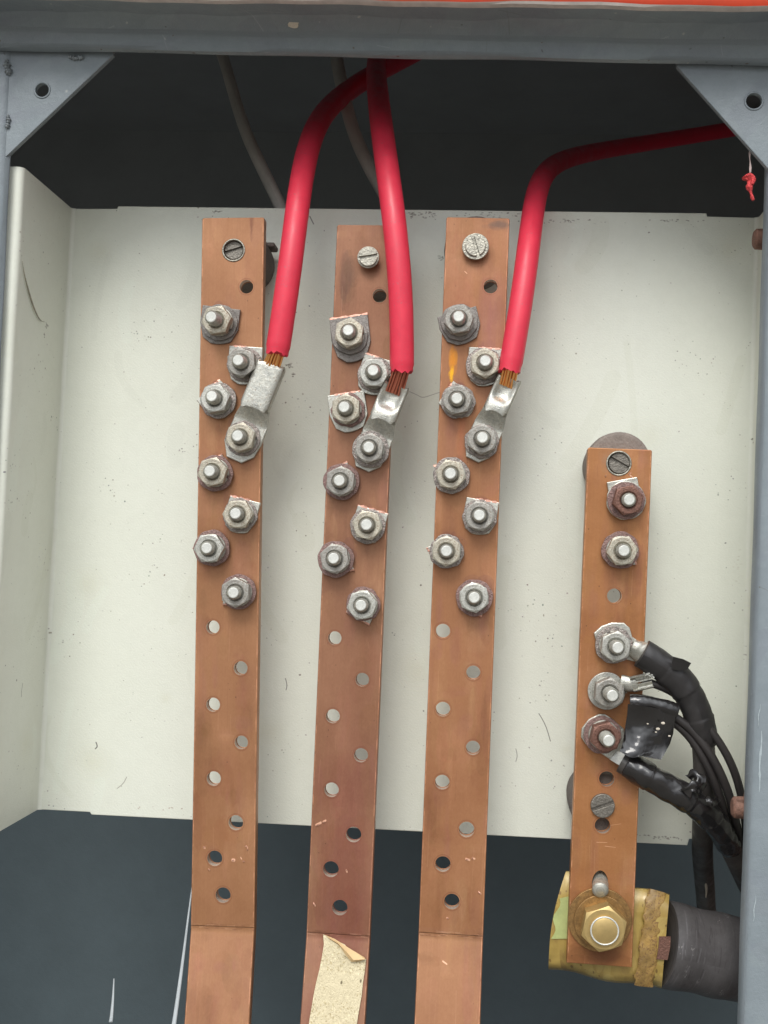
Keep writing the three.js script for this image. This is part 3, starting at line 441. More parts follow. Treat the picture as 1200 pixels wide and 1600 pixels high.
bolt(bar1, b1tips[2], { ht: 0.018, rot: 12, stub: { w: 7.6, c: 7.6, b: 8.4, a: 44, cut: [0.55, 1] }, wash: 1 });
bolt(bar1, b1tips[3], { stack: 0.0021, ht: 0.0162, rot: 20, wash: 0, big: null });
bolt(bar1, b1tips[4], { ht: 0.0172, rot: 16, stub: { w: 5.6, c: 6.8, b: 7.5, a: 20, jag: 1, cut: [0.6, 1] }, wash: 1, washMat: M.washerBrown });
bolt(bar1, b1tips[5], { ht: 0.0168, rot: 2, stub: { w: 7.6, c: 8, b: 8.9, a: -14, jag: 0.3, cut: [0, 0.7] }, wash: 2 });
bolt(bar1, b1tips[6], { ht: 0.0162, rot: 5, stub: { w: 6.2, c: 6.6, b: 7.6, a: 130, jag: 0.9, cut: [0.6, 1] }, wash: 1, washMat: M.washerBrown });
bolt(bar1, b1tips[7], { ht: 0.0162, rot: 33, stub: { w: 6.2, c: 6.6, b: 7.6, a: 168, jag: 1, cut: [0.7, 1] }, wash: 0, washMat: M.washerBrown });
burrs(bar1, [[318, 1324, 1.2, 20], [363, 1345, 1.8, 30], [384, 1322, 1, -40], [386, 1328, 1, 50], [380, 1346, 1, 0], [326, 1359, 1, 10]]);

// --- second bar
const b2tips = [[544, 516], [582.8, 578.8], [537.5, 636], [576, 698.8], [530, 751], [572.5, 820], [521, 872.5], [563.8, 946]];
const bar2 = busbar({ tl: [527, 352], tr: [624, 352], bl: [478.5, 1459], br: [578.5, 1461], bend: true, tone: '148,104,78', tone2: '147,105,81', slant: 0.0003, label: 'copper busbar carrying a strip of masking tape at its lower end, second long bar',
  holes: [[593, 462, 0.0037], [523, 997, 0.0036], [566, 1062, 0.0036], [520, 1119, 0.0037], [564, 1180, 0.0037], [518, 1234, 0.0038], [552.5, 1304, 0.004], [517, 1358, 0.0041], [531, 1418, 0.004]], bolts: b2tips,
  stains: [[545, 430, 4, 14, '104,74,58', 0.16, 22], [545, 1330, 14, 60, '128,78,66', 0.07, 24], [530, 1410, 12, 30, '120,72,60', 0.07, 16]], bright: [[494, 1289, 2.2, -1.2, 0.7], [505, 1284, 1.2, -0.7, 0.6], [490, 1411, 0.8, 1.2, 0.5], [541, 1360, 0.4, 0.6, 0.6]] });
slotScrew(bar2, 575, 401, ZB + 0.0062, 0.0046, 10, M.screwPale, 'slotted_screw', 0.0053);
bolt(bar2, b2tips[0], { ht: 0.0162, rot: 25, stub: { w: 9.3, c: 9.8, b: 12.6, a: 8, mat: M.tinDull, jag: 0.3 }, wash: 1, washMat: M.tinDull });
bolt(bar2, b2tips[1], { ht: 0.0172, rot: 0, stub: { w: 8, c: 9, b: 9.6, a: -16, cut: [0, 0.45] }, wash: 0 });
bolt(bar2, b2tips[2], { ht: 0.0172, rot: 32, stub: { w: 9, c: 8.6, b: 10.4, a: 10, cut: [0.2, 0.9] }, wash: 2, washMat: M.washerBrown });
bolt(bar2, b2tips[3], { stack: 0.0021, ht: 0.0155, rot: 22, wash: 1, big: [0.0088, M.zinc, 0.008] });
bolt(bar2, b2tips[4], { ht: 0.0165, rot: 28, stub: { w: 6, c: 7.2, b: 7.6, a: 24, jag: 1, cut: [0.5, 1] }, wash: 1, washMat: M.washerBrown });
bolt(bar2, b2tips[5], { ht: 0.016, rot: 50, stub: { w: 7.6, c: 8.2, b: 8.4, a: -14 }, wash: 0 });
bolt(bar2, b2tips[6], { ht: 0.0165, rot: 42, stub: { w: 6, c: 7, b: 7.6, a: 205, jag: -1, cut: [0, 0.5] }, wash: 1, washMat: M.washerBrown });
bolt(bar2, b2tips[7], { ht: 0.016, rot: 12, stub: { w: 6.4, c: 7.2, b: 7.6, a: 158, jag: -0.5, cut: [0, 1] }, wash: 2, washMat: M.washerBrown });
burrs(bar2, [[494, 1290, 3, 28], [505, 1285, 1.6, 30], [490, 1411, 1.6, -60], [541, 1360, 0.8, 0]]);

// --- third bar
const b3tips = [[716.6, 494.4], [758.4, 563.8], [713.8, 622.5], [753.8, 683.8], [703.8, 740], [748.8, 805], [697.5, 861], [741, 933.8]];
const bar3 = busbar({ tl: [698, 339], tr: [796, 341], bl: [653.5, 1459], br: [755.5, 1461], bend: true, tone: '162,112,77', tone2: '161,114,81', label: 'copper busbar with an orange smear beside its upper bolts, third long bar',
  holes: [[766.5, 447.5, 0.0037], [692, 986, 0.0038], [739.5, 1051, 0.0037], [692, 1108, 0.0038], [739, 1168.5, 0.0037], [691, 1222, 0.0038], [729, 1296, 0.004], [692, 1350, 0.004], [706, 1408.5, 0.004]], bolts: b3tips,
  stains: [[707, 560, 1.6, 5, '214,136,40', 0.35, 26], [705, 586, 1, 2.6, '244,180,30', 0.5, 18], [770, 520, 6, 26, '156,104,96', 0.08, 24], [780, 350, 7, 3, '104,84,74', 0.14, 18], [720, 660, 3, 16, '214,130,84', 0.06, 14], [720, 420, 9, 18, '206,146,118', 0.05, 20]], bright: [[728, 1342, 1.8, 0.4, 0.6], [738, 1341, 1.2, 0.2, 0.5], [748, 1393, 1, 1, 0.4], [698, 1434, 0.6, 0.2, 0.4], [726, 424, 1.2, 1, 0.2], [692, 1500, 2, 1.2, 0.4]] });
slotScrew(bar3, 743, 384, ZB + 0.005, 0.0049, -72, M.screwPale, 'slotted_screw', 0.0064);
bolt(bar3, b3tips[0], { ht: 0.0172, rot: 12, stub: { w: 9.6, c: 5.4, b: 10.6, a: 14, mat: M.tinDull, cut: false, jag: 0.6 }, wash: 1, washMat: M.tinDull });
bolt(bar3, b3tips[1], { ht: 0.0165, rot: 34, stub: { w: 7.9, c: 8.7, b: 9.8, a: -2, cut: [0.3, 1] }, wash: 1 });
bolt(bar3, b3tips[2], { ht: 0.0168, rot: 14, stub: { w: 6.4, c: 7.4, b: 8.6, a: 52, jag: 0.6, cut: [0.5, 0.9] }, wash: 2 });
bolt(bar3, b3tips[3], { stack: 0.0021, ht: 0.0155, rot: 26, wash: 2 });
bolt(bar3, b3tips[4], { ht: 0.016, rot: 50, stub: { w: 6, c: 7, b: 8, a: 24, jag: -0.4, cut: [0, 0.6] }, wash: 1 });
bolt(bar3, b3tips[5], { ht: 0.016, rot: 44, stub: { w: 7.8, c: 8.2, b: 8.6, a: -8, cut: [0.3, 1] }, wash: 2 });
bolt(bar3, b3tips[6], { ht: 0.016, rot: 30, stub: { w: 5.8, c: 6.8, b: 7.6, a: 120, jag: 0.6, cut: [0.6, 1] }, wash: 2 });
bolt(bar3, b3tips[7], { ht: 0.0158, rot: 40, stub: { w: 6, c: 7, b: 7.6, a: 166, jag: -0.6, cut: [0, 0.4] }, wash: 1, washMat: M.washerBrown });
burrs(bar3, [[728, 1343, 2, 10], [738, 1342, 1.2, 80], [748, 1394, 1.4, -40], [699, 1435, 0.8, 0], [692, 1509, 1.2, -20]]);

// --- short bar on the right
const b4tips = [[983.4, 781], [975, 860.5], [965.4, 1012], [957, 1087], [951, 1157.5]];
const bar4 = busbar({ tl: [919, 700], tr: [1018.5, 702], bl: [885, 1505], br: [988, 1511], tone: '166,113,70', tone2: '', label: 'short copper busbar on the right with black cables bolted to it', slant: 0,
  holes: [[967, 724, 0.0056], [960, 931, 0.0038], [948, 1217, 0.0039], [941.5, 1290, 0.004]], slots: [[937.5, 1381, 0.0041, 0.0066]], bolts: b4tips.slice(0, 2),
  stains: [[955, 725, 5, 6, '150,120,100', 0.08, 16], [945, 1440, 13, 12, '120,88,48', 0.16, 34], [935, 1490, 13, 7, '112,70,42', 0.16, 24]], bright: [[984, 742, 1.4, 1.2, 0.6], [990, 747, 0.8, 0.8, 0.4], [932, 1316, 5, -0.2, 0.15], [945, 1322, 5, 0.3, 0.15], [950, 1290, 6, -1.2, 0.12]] });
slotScrew(bar4, 968, 723.5, ZB - 0.0008, 0.0051, -28, M.screwDark, 'slotted_screw');
{ const g = new THREE.TorusGeometry(0.0056, 0.00045, 8, 32); const p = P(967, 724, ZB); g.translate(p.x, p.y, ZB + 0.0001); put(bar4.t, 'hole_rim', boxUV(plain(g)), M.screwPale); }
slotScrew(bar4, 942, 1259.5, ZB + 0.0022, 0.0056, 22, M.screwDark, 'slotted_screw').userData.label = 'grey slotted screw low on the bar';
burrs(bar4, [[983, 741, 1.4, 30], [987, 745, 1.2, -50], [990, 747, 1.2, 10], [946, 744, 0.8, 60]]);
bolt(bar4, b4tips[0], { ht: 0.0135, rot: 15, stub: { w: 7.2, c: 9.4, b: 7, a: 12, mat: M.tin, cut: false, dy: 0.6 }, big: [0.0092, M.tin, 0.02], wash: 1, washMat: M.washerBrown, nutMat: M.nutBrown, spring: false, label: 'bolt with a brown corroded nut' });
bolt(bar4, b4tips[1], { ht: 0.0165, rot: 8, stub: { w: 6.4, c: 6.6, b: 7.4, a: -90, jag: 0.9, cut: [0.5, 1] }, wash: 1, washMat: M.washerBrown });
bolt(bar4, b4tips[2], { stack: 0.0021, ht: 0.0155, rot: 24, wash: 1, lean: [0, 0.03] });
bolt(bar4, b4tips[3], { stack: 0.0018, ht: 0.0172, rot: 26, big: [0.0088, M.zinc, 0.004], wash: null, lean: [0.02, 0.06] });
bolt(bar4, b4tips[4], { stack: 0.0021, ht: 0.018, rot: 18, wash: 1, washMat: M.washerBrown, nutMat: M.nutBrown, lean: [0.04, 0.07], big: [0.0078, M.washerBrown, 0.01], label: 'bolt with a brown corroded nut' });
// stud in the slot and the big brass-coloured bolt at the lower end
{
  const a = P(938, 1372, ZB - 0.006), b = P(938, 1392, ZB + 0.006); const g = sweep([a, a.clone().lerp(b, 0.5), b], (u) => 0.0038 * (u > 0.97 ? 0.85 : 1), 18, 18); put(bar4.t, 'slot_stud', g, M.thread, 'zinc stud end standing in the slot');
  const w = worldOrigin(bar4.t), p = P(944, 1452, ZB + 0.012);
  const gold = std({ map: again(tint([188, 162, 108], 0.1, mid), 40), roughness: 0.42, metalness: 0.6 });
  const lacq = std({ map: again(tint([140, 108, 66], 0.25, fine), 40), roughness: 0.4, metalness: 0.5 });
  const m = new THREE.Mesh(boxUV(lathe([[0, 0.0148], [0.0052, 0.0148], [0.006, 0.0144], [0.0064, 0.0136], [0.0064, 0.008], [0.0064, 0]], 36)), gold); m.name = 'brass_bolt'; m.userData.label = 'large brass-coloured hex bolt at the lower end'; m.position.set(p.x - w.x, p.y - w.y, ZB - w.z); m.castShadow = m.receiveShadow = true; bar4.t.add(m);
  local(m, 'wide_washer', roundWasher(0.0148, 0.0016, 0.004), lacq, -0.001, 0.0012, 0.0001); local(m, 'washer', roundWasher(0.0124, 0.0016, 0.004), lacq, -0.0006, 0.0006, 0.0018);
  local(m, 'nut', bigNut, gold, 0, 0, 0.0034, R2(20));
  const rim = new THREE.TorusGeometry(0.0062, 0.0004, 8, 32); local(m, 'bolt_rim', boxUV(plain(rim)), M.zincTip, 0, 0, 0.0144);
}

// ---------------------------------------------------------------- standoff insulators between plate and bars
function insulator(px, py, label, mat = M.insulatorDark) {
  const a = P(px, py, ZB - BT), t = thing('standoff_insulator', label, 'insulator', V(a.x, a.y, 0), 'standoff insulators behind the busbars');
  const H = ZB - BT - 0.0001, g = lathe([[0, 0.0002], [0.0142, 0.0002], [0.0148, 0.001], [0.0153, H * 0.3], [0.0155, H * 0.7], [0.0149, H - 0.0012], [0.0136, H - 0.0002], [0, H - 0.0002]], 40, 0.6); g.translate(a.x, a.y, 0); put(t, 'body', boxUV(g), mat);
  const f = lathe([[0, H], [0.0058, H], [0.006, H - 0.0006]], 24); f.translate(a.x, a.y, 0); put(t, 'insert', boxUV(f), M.screwDark);
  return t;
}
insulator(365, 391, 'dark standoff insulator showing beside the top of the leftmost busbar');
insulator(576, 402, 'standoff insulator behind the top of the busbar with the masking tape');
insulator(743, 384, 'standoff insulator behind the top of the busbar with the orange smear');
insulator(968, 723, 'round brown standoff insulator projecting above the short right busbar', M.insulator);
insulator(942, 1259, 'standoff insulator showing at the left edge of the short busbar, low down');
{ const t = scene.children.filter((o) => o.name.startsWith('standoff_insulator'))[0]; const p = P(430, 386, 0.012); put(t, 'side_lug', box(p.x - 0.006, p.x + 0.0006, p.y - 0.0014, p.y + 0.001, 0.006, 0.018), M.insulatorDark); }

// ---------------------------------------------------------------- cable lugs and red cables
// crimp lug in local frame: palm hole at origin, y towards the cable, z out from the bar
function lugGeo({ w, bw, y0, y1, lift, h, dent, flat, back = 9, wall = 0.0011 }) {
  const mmv = 0.001, out = {};
  const s = new THREE.Shape(), W = w * mmv / 2, Bk = back * mmv, F = (y0 - 7) * mmv; s.moveTo(-W * 0.55, -Bk); s.lineTo(W * 0.35, -Bk * 1.03); s.lineTo(W * 0.9, -Bk * 0.6); s.lineTo(W, 0); s.lineTo(W, F); s.lineTo(-W, F); s.lineTo(-W * 1.02, -Bk * 0.35); s.closePath(); holeIn(s, 0, 0, 0.0037);
  out.palm = boxUV(slab(s, 0.0021, 0.0004));
  // neck: sloping strap from palm to barrel
  const nk = []; const n = 10; for (let i = 0; i <= n; i++) { const u = i / n, e = u * u * (3 - 2 * u), y = (y0 - 7.3 + 8.6 * u) * mmv, z = 0.0001 + lift * mmv * e, hw = (w / 2 + (bw - w) / 2 * e) * mmv, t = 0.002; nk.push([V(-hw, y, z), V(hw, y, z), V(hw, y, z + t), V(0, y, z + t + 0.0001), V(-hw, y, z + t)]); }
  out.neck = boxUV(smooth(loft(nk, { cap0: true, cap1: true }), 0.6));
  // barrel: hollow flattened tube
  const ring = (y, sc, k) => { const R = [], m = 36; for (let i = 0; i < m; i++) { const a = i / m * 2 * Math.PI, c = Math.cos(a), q = Math.sin(a), e = 2 / flat; let x = Math.sign(c) * Math.pow(Math.abs(c), e) * (bw / 2) * mmv * sc, z = Math.sign(q) * Math.pow(Math.abs(q), e) * (h / 2) * mmv * sc; if (dent && q > 0) { const yy = (y / mmv - (y0 + y1) / 2 - dent[2]) / dent[1], xx = (x / mmv) / (bw * 0.36); z -= dent[0] * mmv * Math.exp(-(xx ** 4)) * Math.exp(-(yy ** 4)); } const skew = k * (0.0009 * Math.sin(a * 2 + 1) + 0.0008 * Math.sin(a * 5)); R.push(V(x, y + skew, z + (lift + h / 2) * mmv)); } return R; };
  const rg = []; const nb = 18; rg.push(ring(y0 * mmv + 0.0004, 1 - 2 * wall / (h * mmv), 1)); for (let i = 0; i <= nb; i++) rg.push(ring((y0 + (y1 - y0) * i / nb) * mmv, 1 + (i === 0 || i === nb ? -0.03 : 0), i === 0 ? 1 : i === nb ? 0.6 : 0)); rg.push(ring(y1 * mmv - 0.0002, 1 - 2 * wall / (h * mmv), 0.6));
  // inner wall, so the open ends show depth
  const inner = []; for (let i = 0; i <= 4; i++) inner.push(ring((y1 - 0.2 + (y0 - y1 + 0.6) * i / 4) * mmv, 1 - 2 * wall / (h * mmv), 0));
  out.barrel = boxUV(merge(smooth(loft(rg), 0.6), smooth(loft(inner), 0.6)));
  return out;
}
function placeLug(parent, ox, oy, ang, o, mat) {
  const g = lugGeo(o), m4 = new THREE.Matrix4().makeRotationZ(R2(ang)).setPosition(ox, oy, ZB + 0.0001);
  for (const k of ['palm', 'neck', 'barrel']) g[k].applyMatrix4(m4);
  const lug = put(parent, 'cable_lug', merge(g.palm, g.neck), mat); put(lug, 'barrel', g.barrel, mat); return { lug, m4 };
}
function redCable({ label, path, r, lugAt, ang, lug, wires, wireMat }) {
  const pts = path.map(([x, y, z]) => P(x, y, z)), t = thing('red_cable', label, 'cable', V(lugAt.x, lugAt.y, ZB), 'red cables entering from above');
  const g = sweep(pts, (u) => r * (u < 0.006 ? 0.93 : 1), 220, 64);
  { const d = pts[0].clone().sub(pts[1]).normalize(), s2 = V(-d.y, d.x, 0).normalize(), ps = g.attributes.position, q = V(0, 0, 0); for (let i = 0; i < ps.count; i++) { q.fromBufferAttribute(ps, i).sub(pts[0]); const f = Math.max(0, 1 + q.dot(d) / 0.0016); if (f > 0) { const a = Math.atan2(q.z, q.dot(s2)); const k = f * 0.0007 * (Math.sin(3 * a + r * 9e4) + 0.6 * Math.sin(8 * a + 1) + 0.5 * Math.sin(13 * a + r * 3e4)); ps.setXYZ(i, ps.getX(i) + d.x * k, ps.getY(i) + d.y * k, ps.getZ(i) + d.z * k); } } }
  put(t, 'sheath', g, M.red);
  const { m4 } = placeLug(t, lugAt.x, lugAt.y, ang, lug, M.tin);
  // bare strands between sheath and barrel
  const yb = lug.y1 / 1000, zc = (lug.lift + lug.h / 2) / 1000, tgt = pts[0], dir = pts[0].clone().sub(pts[1]).normalize(), side = V(-dir.y, dir.x, 0).normalize();
  for (let i = 0; i < wires; i++) {
    const a = i * 2.39996, q = 0.25 + 0.62 * Math.sqrt((i + 0.5) / wires), lo = V(lug.bw / 2000 * 0.72 * Math.cos(a) * q, yb - 0.004, zc + lug.h / 2000 * 0.66 * Math.sin(a) * q).applyMatrix4(m4), hi = tgt.clone().addScaledVector(dir, -0.003).addScaledVector(side, r * 0.74 * Math.cos(a) * q).add(V(0, 0, r * 0.74 * Math.sin(a) * q)), md = lo.clone().lerp(hi, 0.5).add(V(rr(-0.0004, 0.0004), 0, rr(0, 0.0006)));
    put(t, 'strand', sweep([lo, md, hi], 0.00056, 12, 8), wireMat);
  }
  return t;
}
const base = (tip, stack, ht) => { const p = P(tip[0], tip[1], ZB + stack + ht); return p; };
redCable({ label: 'red cable curving down to the crimp lug on the leftmost busbar', r: 0.0058, lugAt: base(b1tips[3], 0.0021, 0.0162), ang: -20, wires: 28, wireMat: M.copperWire,
  lug: { w: 17.4, bw: 14.2, y0: 15.5, y1: 38, lift: 2.4, h: 8.4, flat: 5, back: 11 },
  path: [[433, 553, 0.052], [440, 508, 0.0535], [448, 462, 0.054], [456, 400, 0.054], [463, 335, 0.052], [470, 280, 0.042], [481, 228, 0.022], [499, 187, -0.012], [528, 154, -0.06], [566, 126, -0.1], [606, 104, -0.13], [650, 82, -0.16], [710, 50, -0.18]] });
redCable({ label: 'red cable dropping straight down to the dented lug on the busbar with masking tape', r: 0.0057, lugAt: base(b2tips[3], 0.0021, 0.0155), ang: -20, wires: 24, wireMat: M.copperWireRed,
  lug: { w: 15.5, bw: 13, y0: 15, y1: 32.5, lift: 3, h: 7.6, flat: 3.6, dent: [3.4, 5.6, 2.4], back: 10 },
  path: [[628, 581, 0.052], [630, 545, 0.053], [629.5, 500, 0.054], [627, 450, 0.055], [622, 390, 0.056], [614, 325, 0.055], [605, 262, 0.046], [597, 205, 0.03], [591, 152, -0.008], [588, 118, -0.055], [588, 96, -0.11], [592, 76, -0.17]] });
redCable({ label: 'red cable bending off to the right behind, crimped to the busbar with the orange smear', r: 0.0055, lugAt: base(b3tips[3], 0.0021, 0.0155), ang: -22, wires: 24, wireMat: M.copperWire,
  lug: { w: 14.5, bw: 11.8, y0: 14.5, y1: 31.5, lift: 3, h: 7.4, flat: 3.4, dent: [3, 5.2, 2], back: 10 },
  path: [[796, 581, 0.051], [804, 545, 0.052], [813, 500, 0.053], [821, 448, 0.053], [827, 385, 0.05], [831, 328, 0.036], [837, 296, 0.012], [850, 270, -0.026], [874, 252, -0.08], [915, 240, -0.15], [970, 230, -0.21], [1040, 219, -0.25], [1120, 206, -0.28], [1215, 190, -0.3]] });

// ---------------------------------------------------------------- pale cables deep at the back
function paleCable(label, path, r) { const pts = path.map(([x, y, z]) => P(x, y, z)); const t = thing('grey_cable', label, 'cable', pts[pts.length - 1], 'pale cables at the back of the cabinet'); put(t, 'sheath', sweep(pts, r, 60, 16), M.greyCable); return t; }
paleCable('pale grey cable hanging at the back, behind the left red cable', [[338, 60, -0.1], [352, 100, -0.085], [366, 150, -0.07], [386, 212, -0.05], [412, 268, -0.035], [436, 318, -0.025], [452, 352, -0.022], [462, 400, -0.022]], 0.0034);
paleCable('pale grey cable hanging at the back, between the two left red cables', [[522, 60, -0.1], [528, 105, -0.085], [538, 152, -0.07], [552, 205, -0.055], [572, 252, -0.04], [598, 298, -0.03], [622, 340, -0.024], [640, 390, -0.022]], 0.0038);

// ---------------------------------------------------------------- masking tape on the second bar
{
  const { p, n } = bar2.plane, on = (x, y, d = 0.0006) => PL(x, y, p.clone().addScaledVector(n, d), n);
  const t = thing('masking_tape', 'strip of crinkled beige masking tape stuck on a copper busbar', 'tape', on(520, 1600));
  const T1 = canvas(256, 512, (c, w, h) => {
    c.fillStyle = 'rgb(208,195,162)'; c.fillRect(0, 0, w, h);
    for (let i = 0; i < 900; i++) { const y = rand(), band = (y > 0.08 && y < 0.3) || y > 0.55; if (!band && rand() < 0.93) continue; c.fillStyle = rand() < 0.6 ? `rgba(150,130,88,${rr(0.15, 0.5)})` : `rgba(240,228,190,${rr(0.2, 0.5)})`; c.beginPath(); c.ellipse(rand() * w, y * h, rr(1, 4.5), rr(1, 7), rr(-0.6, 0.6), 0, 6.3); c.fill(); }
    for (const [x, y] of [[150, 200], [228, 180]]) { c.fillStyle = 'rgba(96,86,64,0.8)'; c.beginPath(); c.ellipse(x, y, 4, 8, 0.2, 0, 6.3); c.fill(); }
    noisePass(c, w, h, [[fine, 0.8, 0.4, [12, 12, 12]], [mid, 0.7, 0.5, [10, 10, 9]]]);
  });
  const mat = std({ map: canTex(T1), roughness: 0.75, bumpMap: again(tFine, 2), bumpScale: 0.0006 });
  const Lp = [[505, 1460], [506, 1476], [503, 1495], [499, 1515], [494, 1535], [490, 1555], [487, 1573], [484, 1590], [481, 1612], [477, 1640]], Rp = [[539, 1476], [556, 1503], [572, 1499], [570, 1517], [567, 1536], [565, 1556], [562, 1573], [559, 1590], [556, 1612], [552, 1640]];
  const rings = Lp.map((l, i) => { const r = Rp[i], q = []; for (let k = 0; k <= 10; k++) { const u = k / 10, lift = 0.0003 + 0.0004 * Math.sin(i * 1.7 + k * 0.9) ** 2 + (i < 2 ? 0.0008 : 0); q.push(on(l[0] + (r[0] - l[0]) * u, l[1] + (r[1] - l[1]) * u, 0.0004 + lift)); } return q; });
  const back = (q) => q.map((v) => v.clone().addScaledVector(n, -0.00025)).reverse();
  const g = smooth(loft(rings.map((q) => q.concat(back(q))), { cap0: true, cap1: true }), 0.8);
  { const a = on(480, 1640), ay = on(506, 1460).sub(a), ax = on(560, 1640).sub(a); setUV(g, (x, y, z) => { const v = V(x, y, z).sub(a); return [v.dot(ax) / ax.lengthSq() * 0.8 + 0.05, v.dot(ay) / ay.lengthSq()]; }); }
  put(t, 'strip', g, mat);
  const f = [[[508, 1461], [523, 1467], [540, 1478], [556, 1488], [570, 1496]], [[514, 1466], [528, 1474], [541, 1487], [552, 1500], [571, 1499]], [[522, 1468], [531, 1478], [540, 1492], [549, 1503], [562, 1502]]].map((row, i) => row.map(([x, y], k) => on(x, y, [0.0015, 0.0028, 0.0016][i] + 0.0002 * k)));
  const fg = smooth(loft(f.map((q) => q.concat(back(q))), { cap0: true, cap1: true }), 0.7); setUV(fg, (x, y) => [x * 14, y * 14]);
  put(t, 'folded_corner', fg, std({ map: again(tint([204, 174, 128], 0.08, mid), 1), roughness: 0.7 }), 'folded-over corner of the tape');
}

// ---------------------------------------------------------------- black cables on the right
const black = (label, origin, group = 'black cables bolted to the short busbar') => thing('black_cable', label, 'cable', origin, group);
// upper: tin lug, matt tape wrap, thick sheath
{
  const o = P(...b4tips[2], ZB + 0.0176), t = black('thick black cable from the uppermost lug of the short busbar', V(o.x, o.y, ZB));
  const zz = ZB + 0.0001, sh = shapeOf([[928, 989], [940, 978], [956, 972.5], [975, 973], [984, 981], [988, 995], [1000, 1003], [1003, 1020], [993, 1034], [975, 1030], [950, 1029], [936, 1022]].map(([x, y]) => { const p = P(x, y, zz + 0.002); return [p.x, p.y]; })); holeIn(sh, o.x, o.y, 0.0037);
  const pg = slab(sh, 0.0021, 0.0005); pg.translate(0, 0, zz); const lug = put(t, 'cable_lug', boxUV(pg), M.tin);
  put(lug, 'barrel', sweep([[988, 1012, 0.0445], [996, 1016, 0.0455], [1004, 1020, 0.047], [1014, 1024, 0.049]].map((p) => P(...p)), (u) => 0.0052 * (0.8 + 0.35 * u), 16, 18, { squash: 0.5, wob: 0.03 }), M.tin);
  const path = [[1003, 1021, 0.049], [1025, 1030, 0.05], [1048, 1040, 0.05], [1068, 1054, 0.049], [1085, 1078, 0.047], [1096, 1110, 0.045], [1101, 1150, 0.043], [1102, 1195, 0.04], [1101, 1240, 0.034], [1099, 1285, 0.018], [1097, 1330, -0.012], [1101, 1380, -0.05], [1106, 1450, -0.11]];
  { const a = P(1102, 1376, -0.035), b = P(1103, 1402, -0.05); put(t, 'paint_drip', sweep([a, a.clone().lerp(b, 0.5).add(V(0.0003, 0, 0.0005)), b], (u) => 0.0009 * (1 - 0.6 * u), 10, 8), M.chip); }
  put(t, 'sheath', sweep(path.map((p) => P(...p)), 0.0052, 100, 20, { wob: 0.015 }), M.blackSheath);
  put(t, 'tape_wrap', sweep(evened(path.map((p) => P(...p))).slice(0, 21), (u) => (u > 0.9 ? (1 - u) * 0.013 : 0.0013) + 0.0056 - 0.0002 * u + 0.0004 * (Math.floor(u * 4) % 2), 80, 30, { wob: 0.018, squash: 0.85 }), M.tapeMatt, 'matt black tape wrapped round the lug end');
  const q = [[[1052, 1026], [1068, 1030], [1080, 1036]], [[1050, 1036], [1066, 1040], [1077, 1041]], [[1050, 1046], [1062, 1048], [1074, 1046]]].map((row, i) => row.map(([x, y]) => P(x, y, 0.0575 - 0.001 * i)));
  put(t, 'tape_end', smooth(loft(q.map((r) => r.concat(r.map((v) => v.clone().add(V(0, 0, -0.0003))).reverse())), { cap0: true, cap1: true }), 0.8), M.tapeMatt);
}
// middle: small crimp terminal and thin wire
{
  const o = P(...b4tips[3], ZB + 0.019), t = black('thin black wire from the small crimp terminal on the short busbar', V(o.x, o.y, ZB));
  const zz = ZB + 0.0001, sh = new THREE.Shape(); sh.absarc(0, 0, 0.0086, 0, 6.2832); holeIn(sh, 0, 0, 0.0037); const rg = slab(sh, 0.0017, 0.0004, 36); rg.translate(o.x, o.y, zz);
  const lug = put(t, 'crimp_terminal', boxUV(rg), M.zinc);
  const A = P(970, 1066, 0.045), B = P(986, 1069, 0.046), C = P(1017, 1062, 0.049);
  put(lug, 'neck', sweep([A, B, B.clone().lerp(C, 0.3)], 0.0036, 16, 16, { squash: 0.45 }), M.tin);
  // folded barrel: two rolled wings along a trough
  const ax = C.clone().sub(B).normalize(), sd = V(-ax.y, ax.x, 0).normalize(), wing = (s) => { const r = []; for (let i = 0; i <= 14; i++) { const u = i / 14, p = B.clone().lerp(C, u), row = []; for (let k = 0; k <= 10; k++) { const a = -1.6 + 4.1 * k / 10; row.push(p.clone().addScaledVector(sd, s * (0.0022 + 0.0017 * Math.sin(a) - 0.0002)).add(V(0, 0, 0.0019 - 0.0018 * Math.cos(a)))); } r.push(row.concat(row.map((v) => v.clone().lerp(p.clone().addScaledVector(sd, s * 0.002).add(V(0, 0, 0.0018)), 0.4)).reverse())); } return smooth(loft(r, { cap0: true, cap1: true }), 0.7); };
  put(lug, 'wing', wing(1), M.tin); put(lug, 'wing', wing(-1), M.tin);
  const path = [[1004, 1064, 0.0475], [1026, 1062, 0.047], [1046, 1068, 0.046], [1068, 1088, 0.046], [1090, 1116, 0.047], [1114, 1142, 0.047], [1136, 1172, 0.047], [1152, 1208, 0.046], [1161, 1250, 0.043], [1165, 1290, 0.032], [1170, 1340, 0.0], [1180, 1400, -0.05]];
  put(t, 'sheath', sweep(path.map((p) => P(...p)), 0.0019, 90, 14), M.blackWire);
  for (let i = 0; i < 5; i++) { const p = P(1008 + i * 2.4, 1056 - (i % 2) * 3, 0.051); put(t, 'strand', sweep([C.clone().lerp(B, 0.25), p, p.clone().add(V(0.0012, 0.0008 - 0.0004 * i, 0.0012))], 0.00035, 8, 6), M.zincTip); }
}
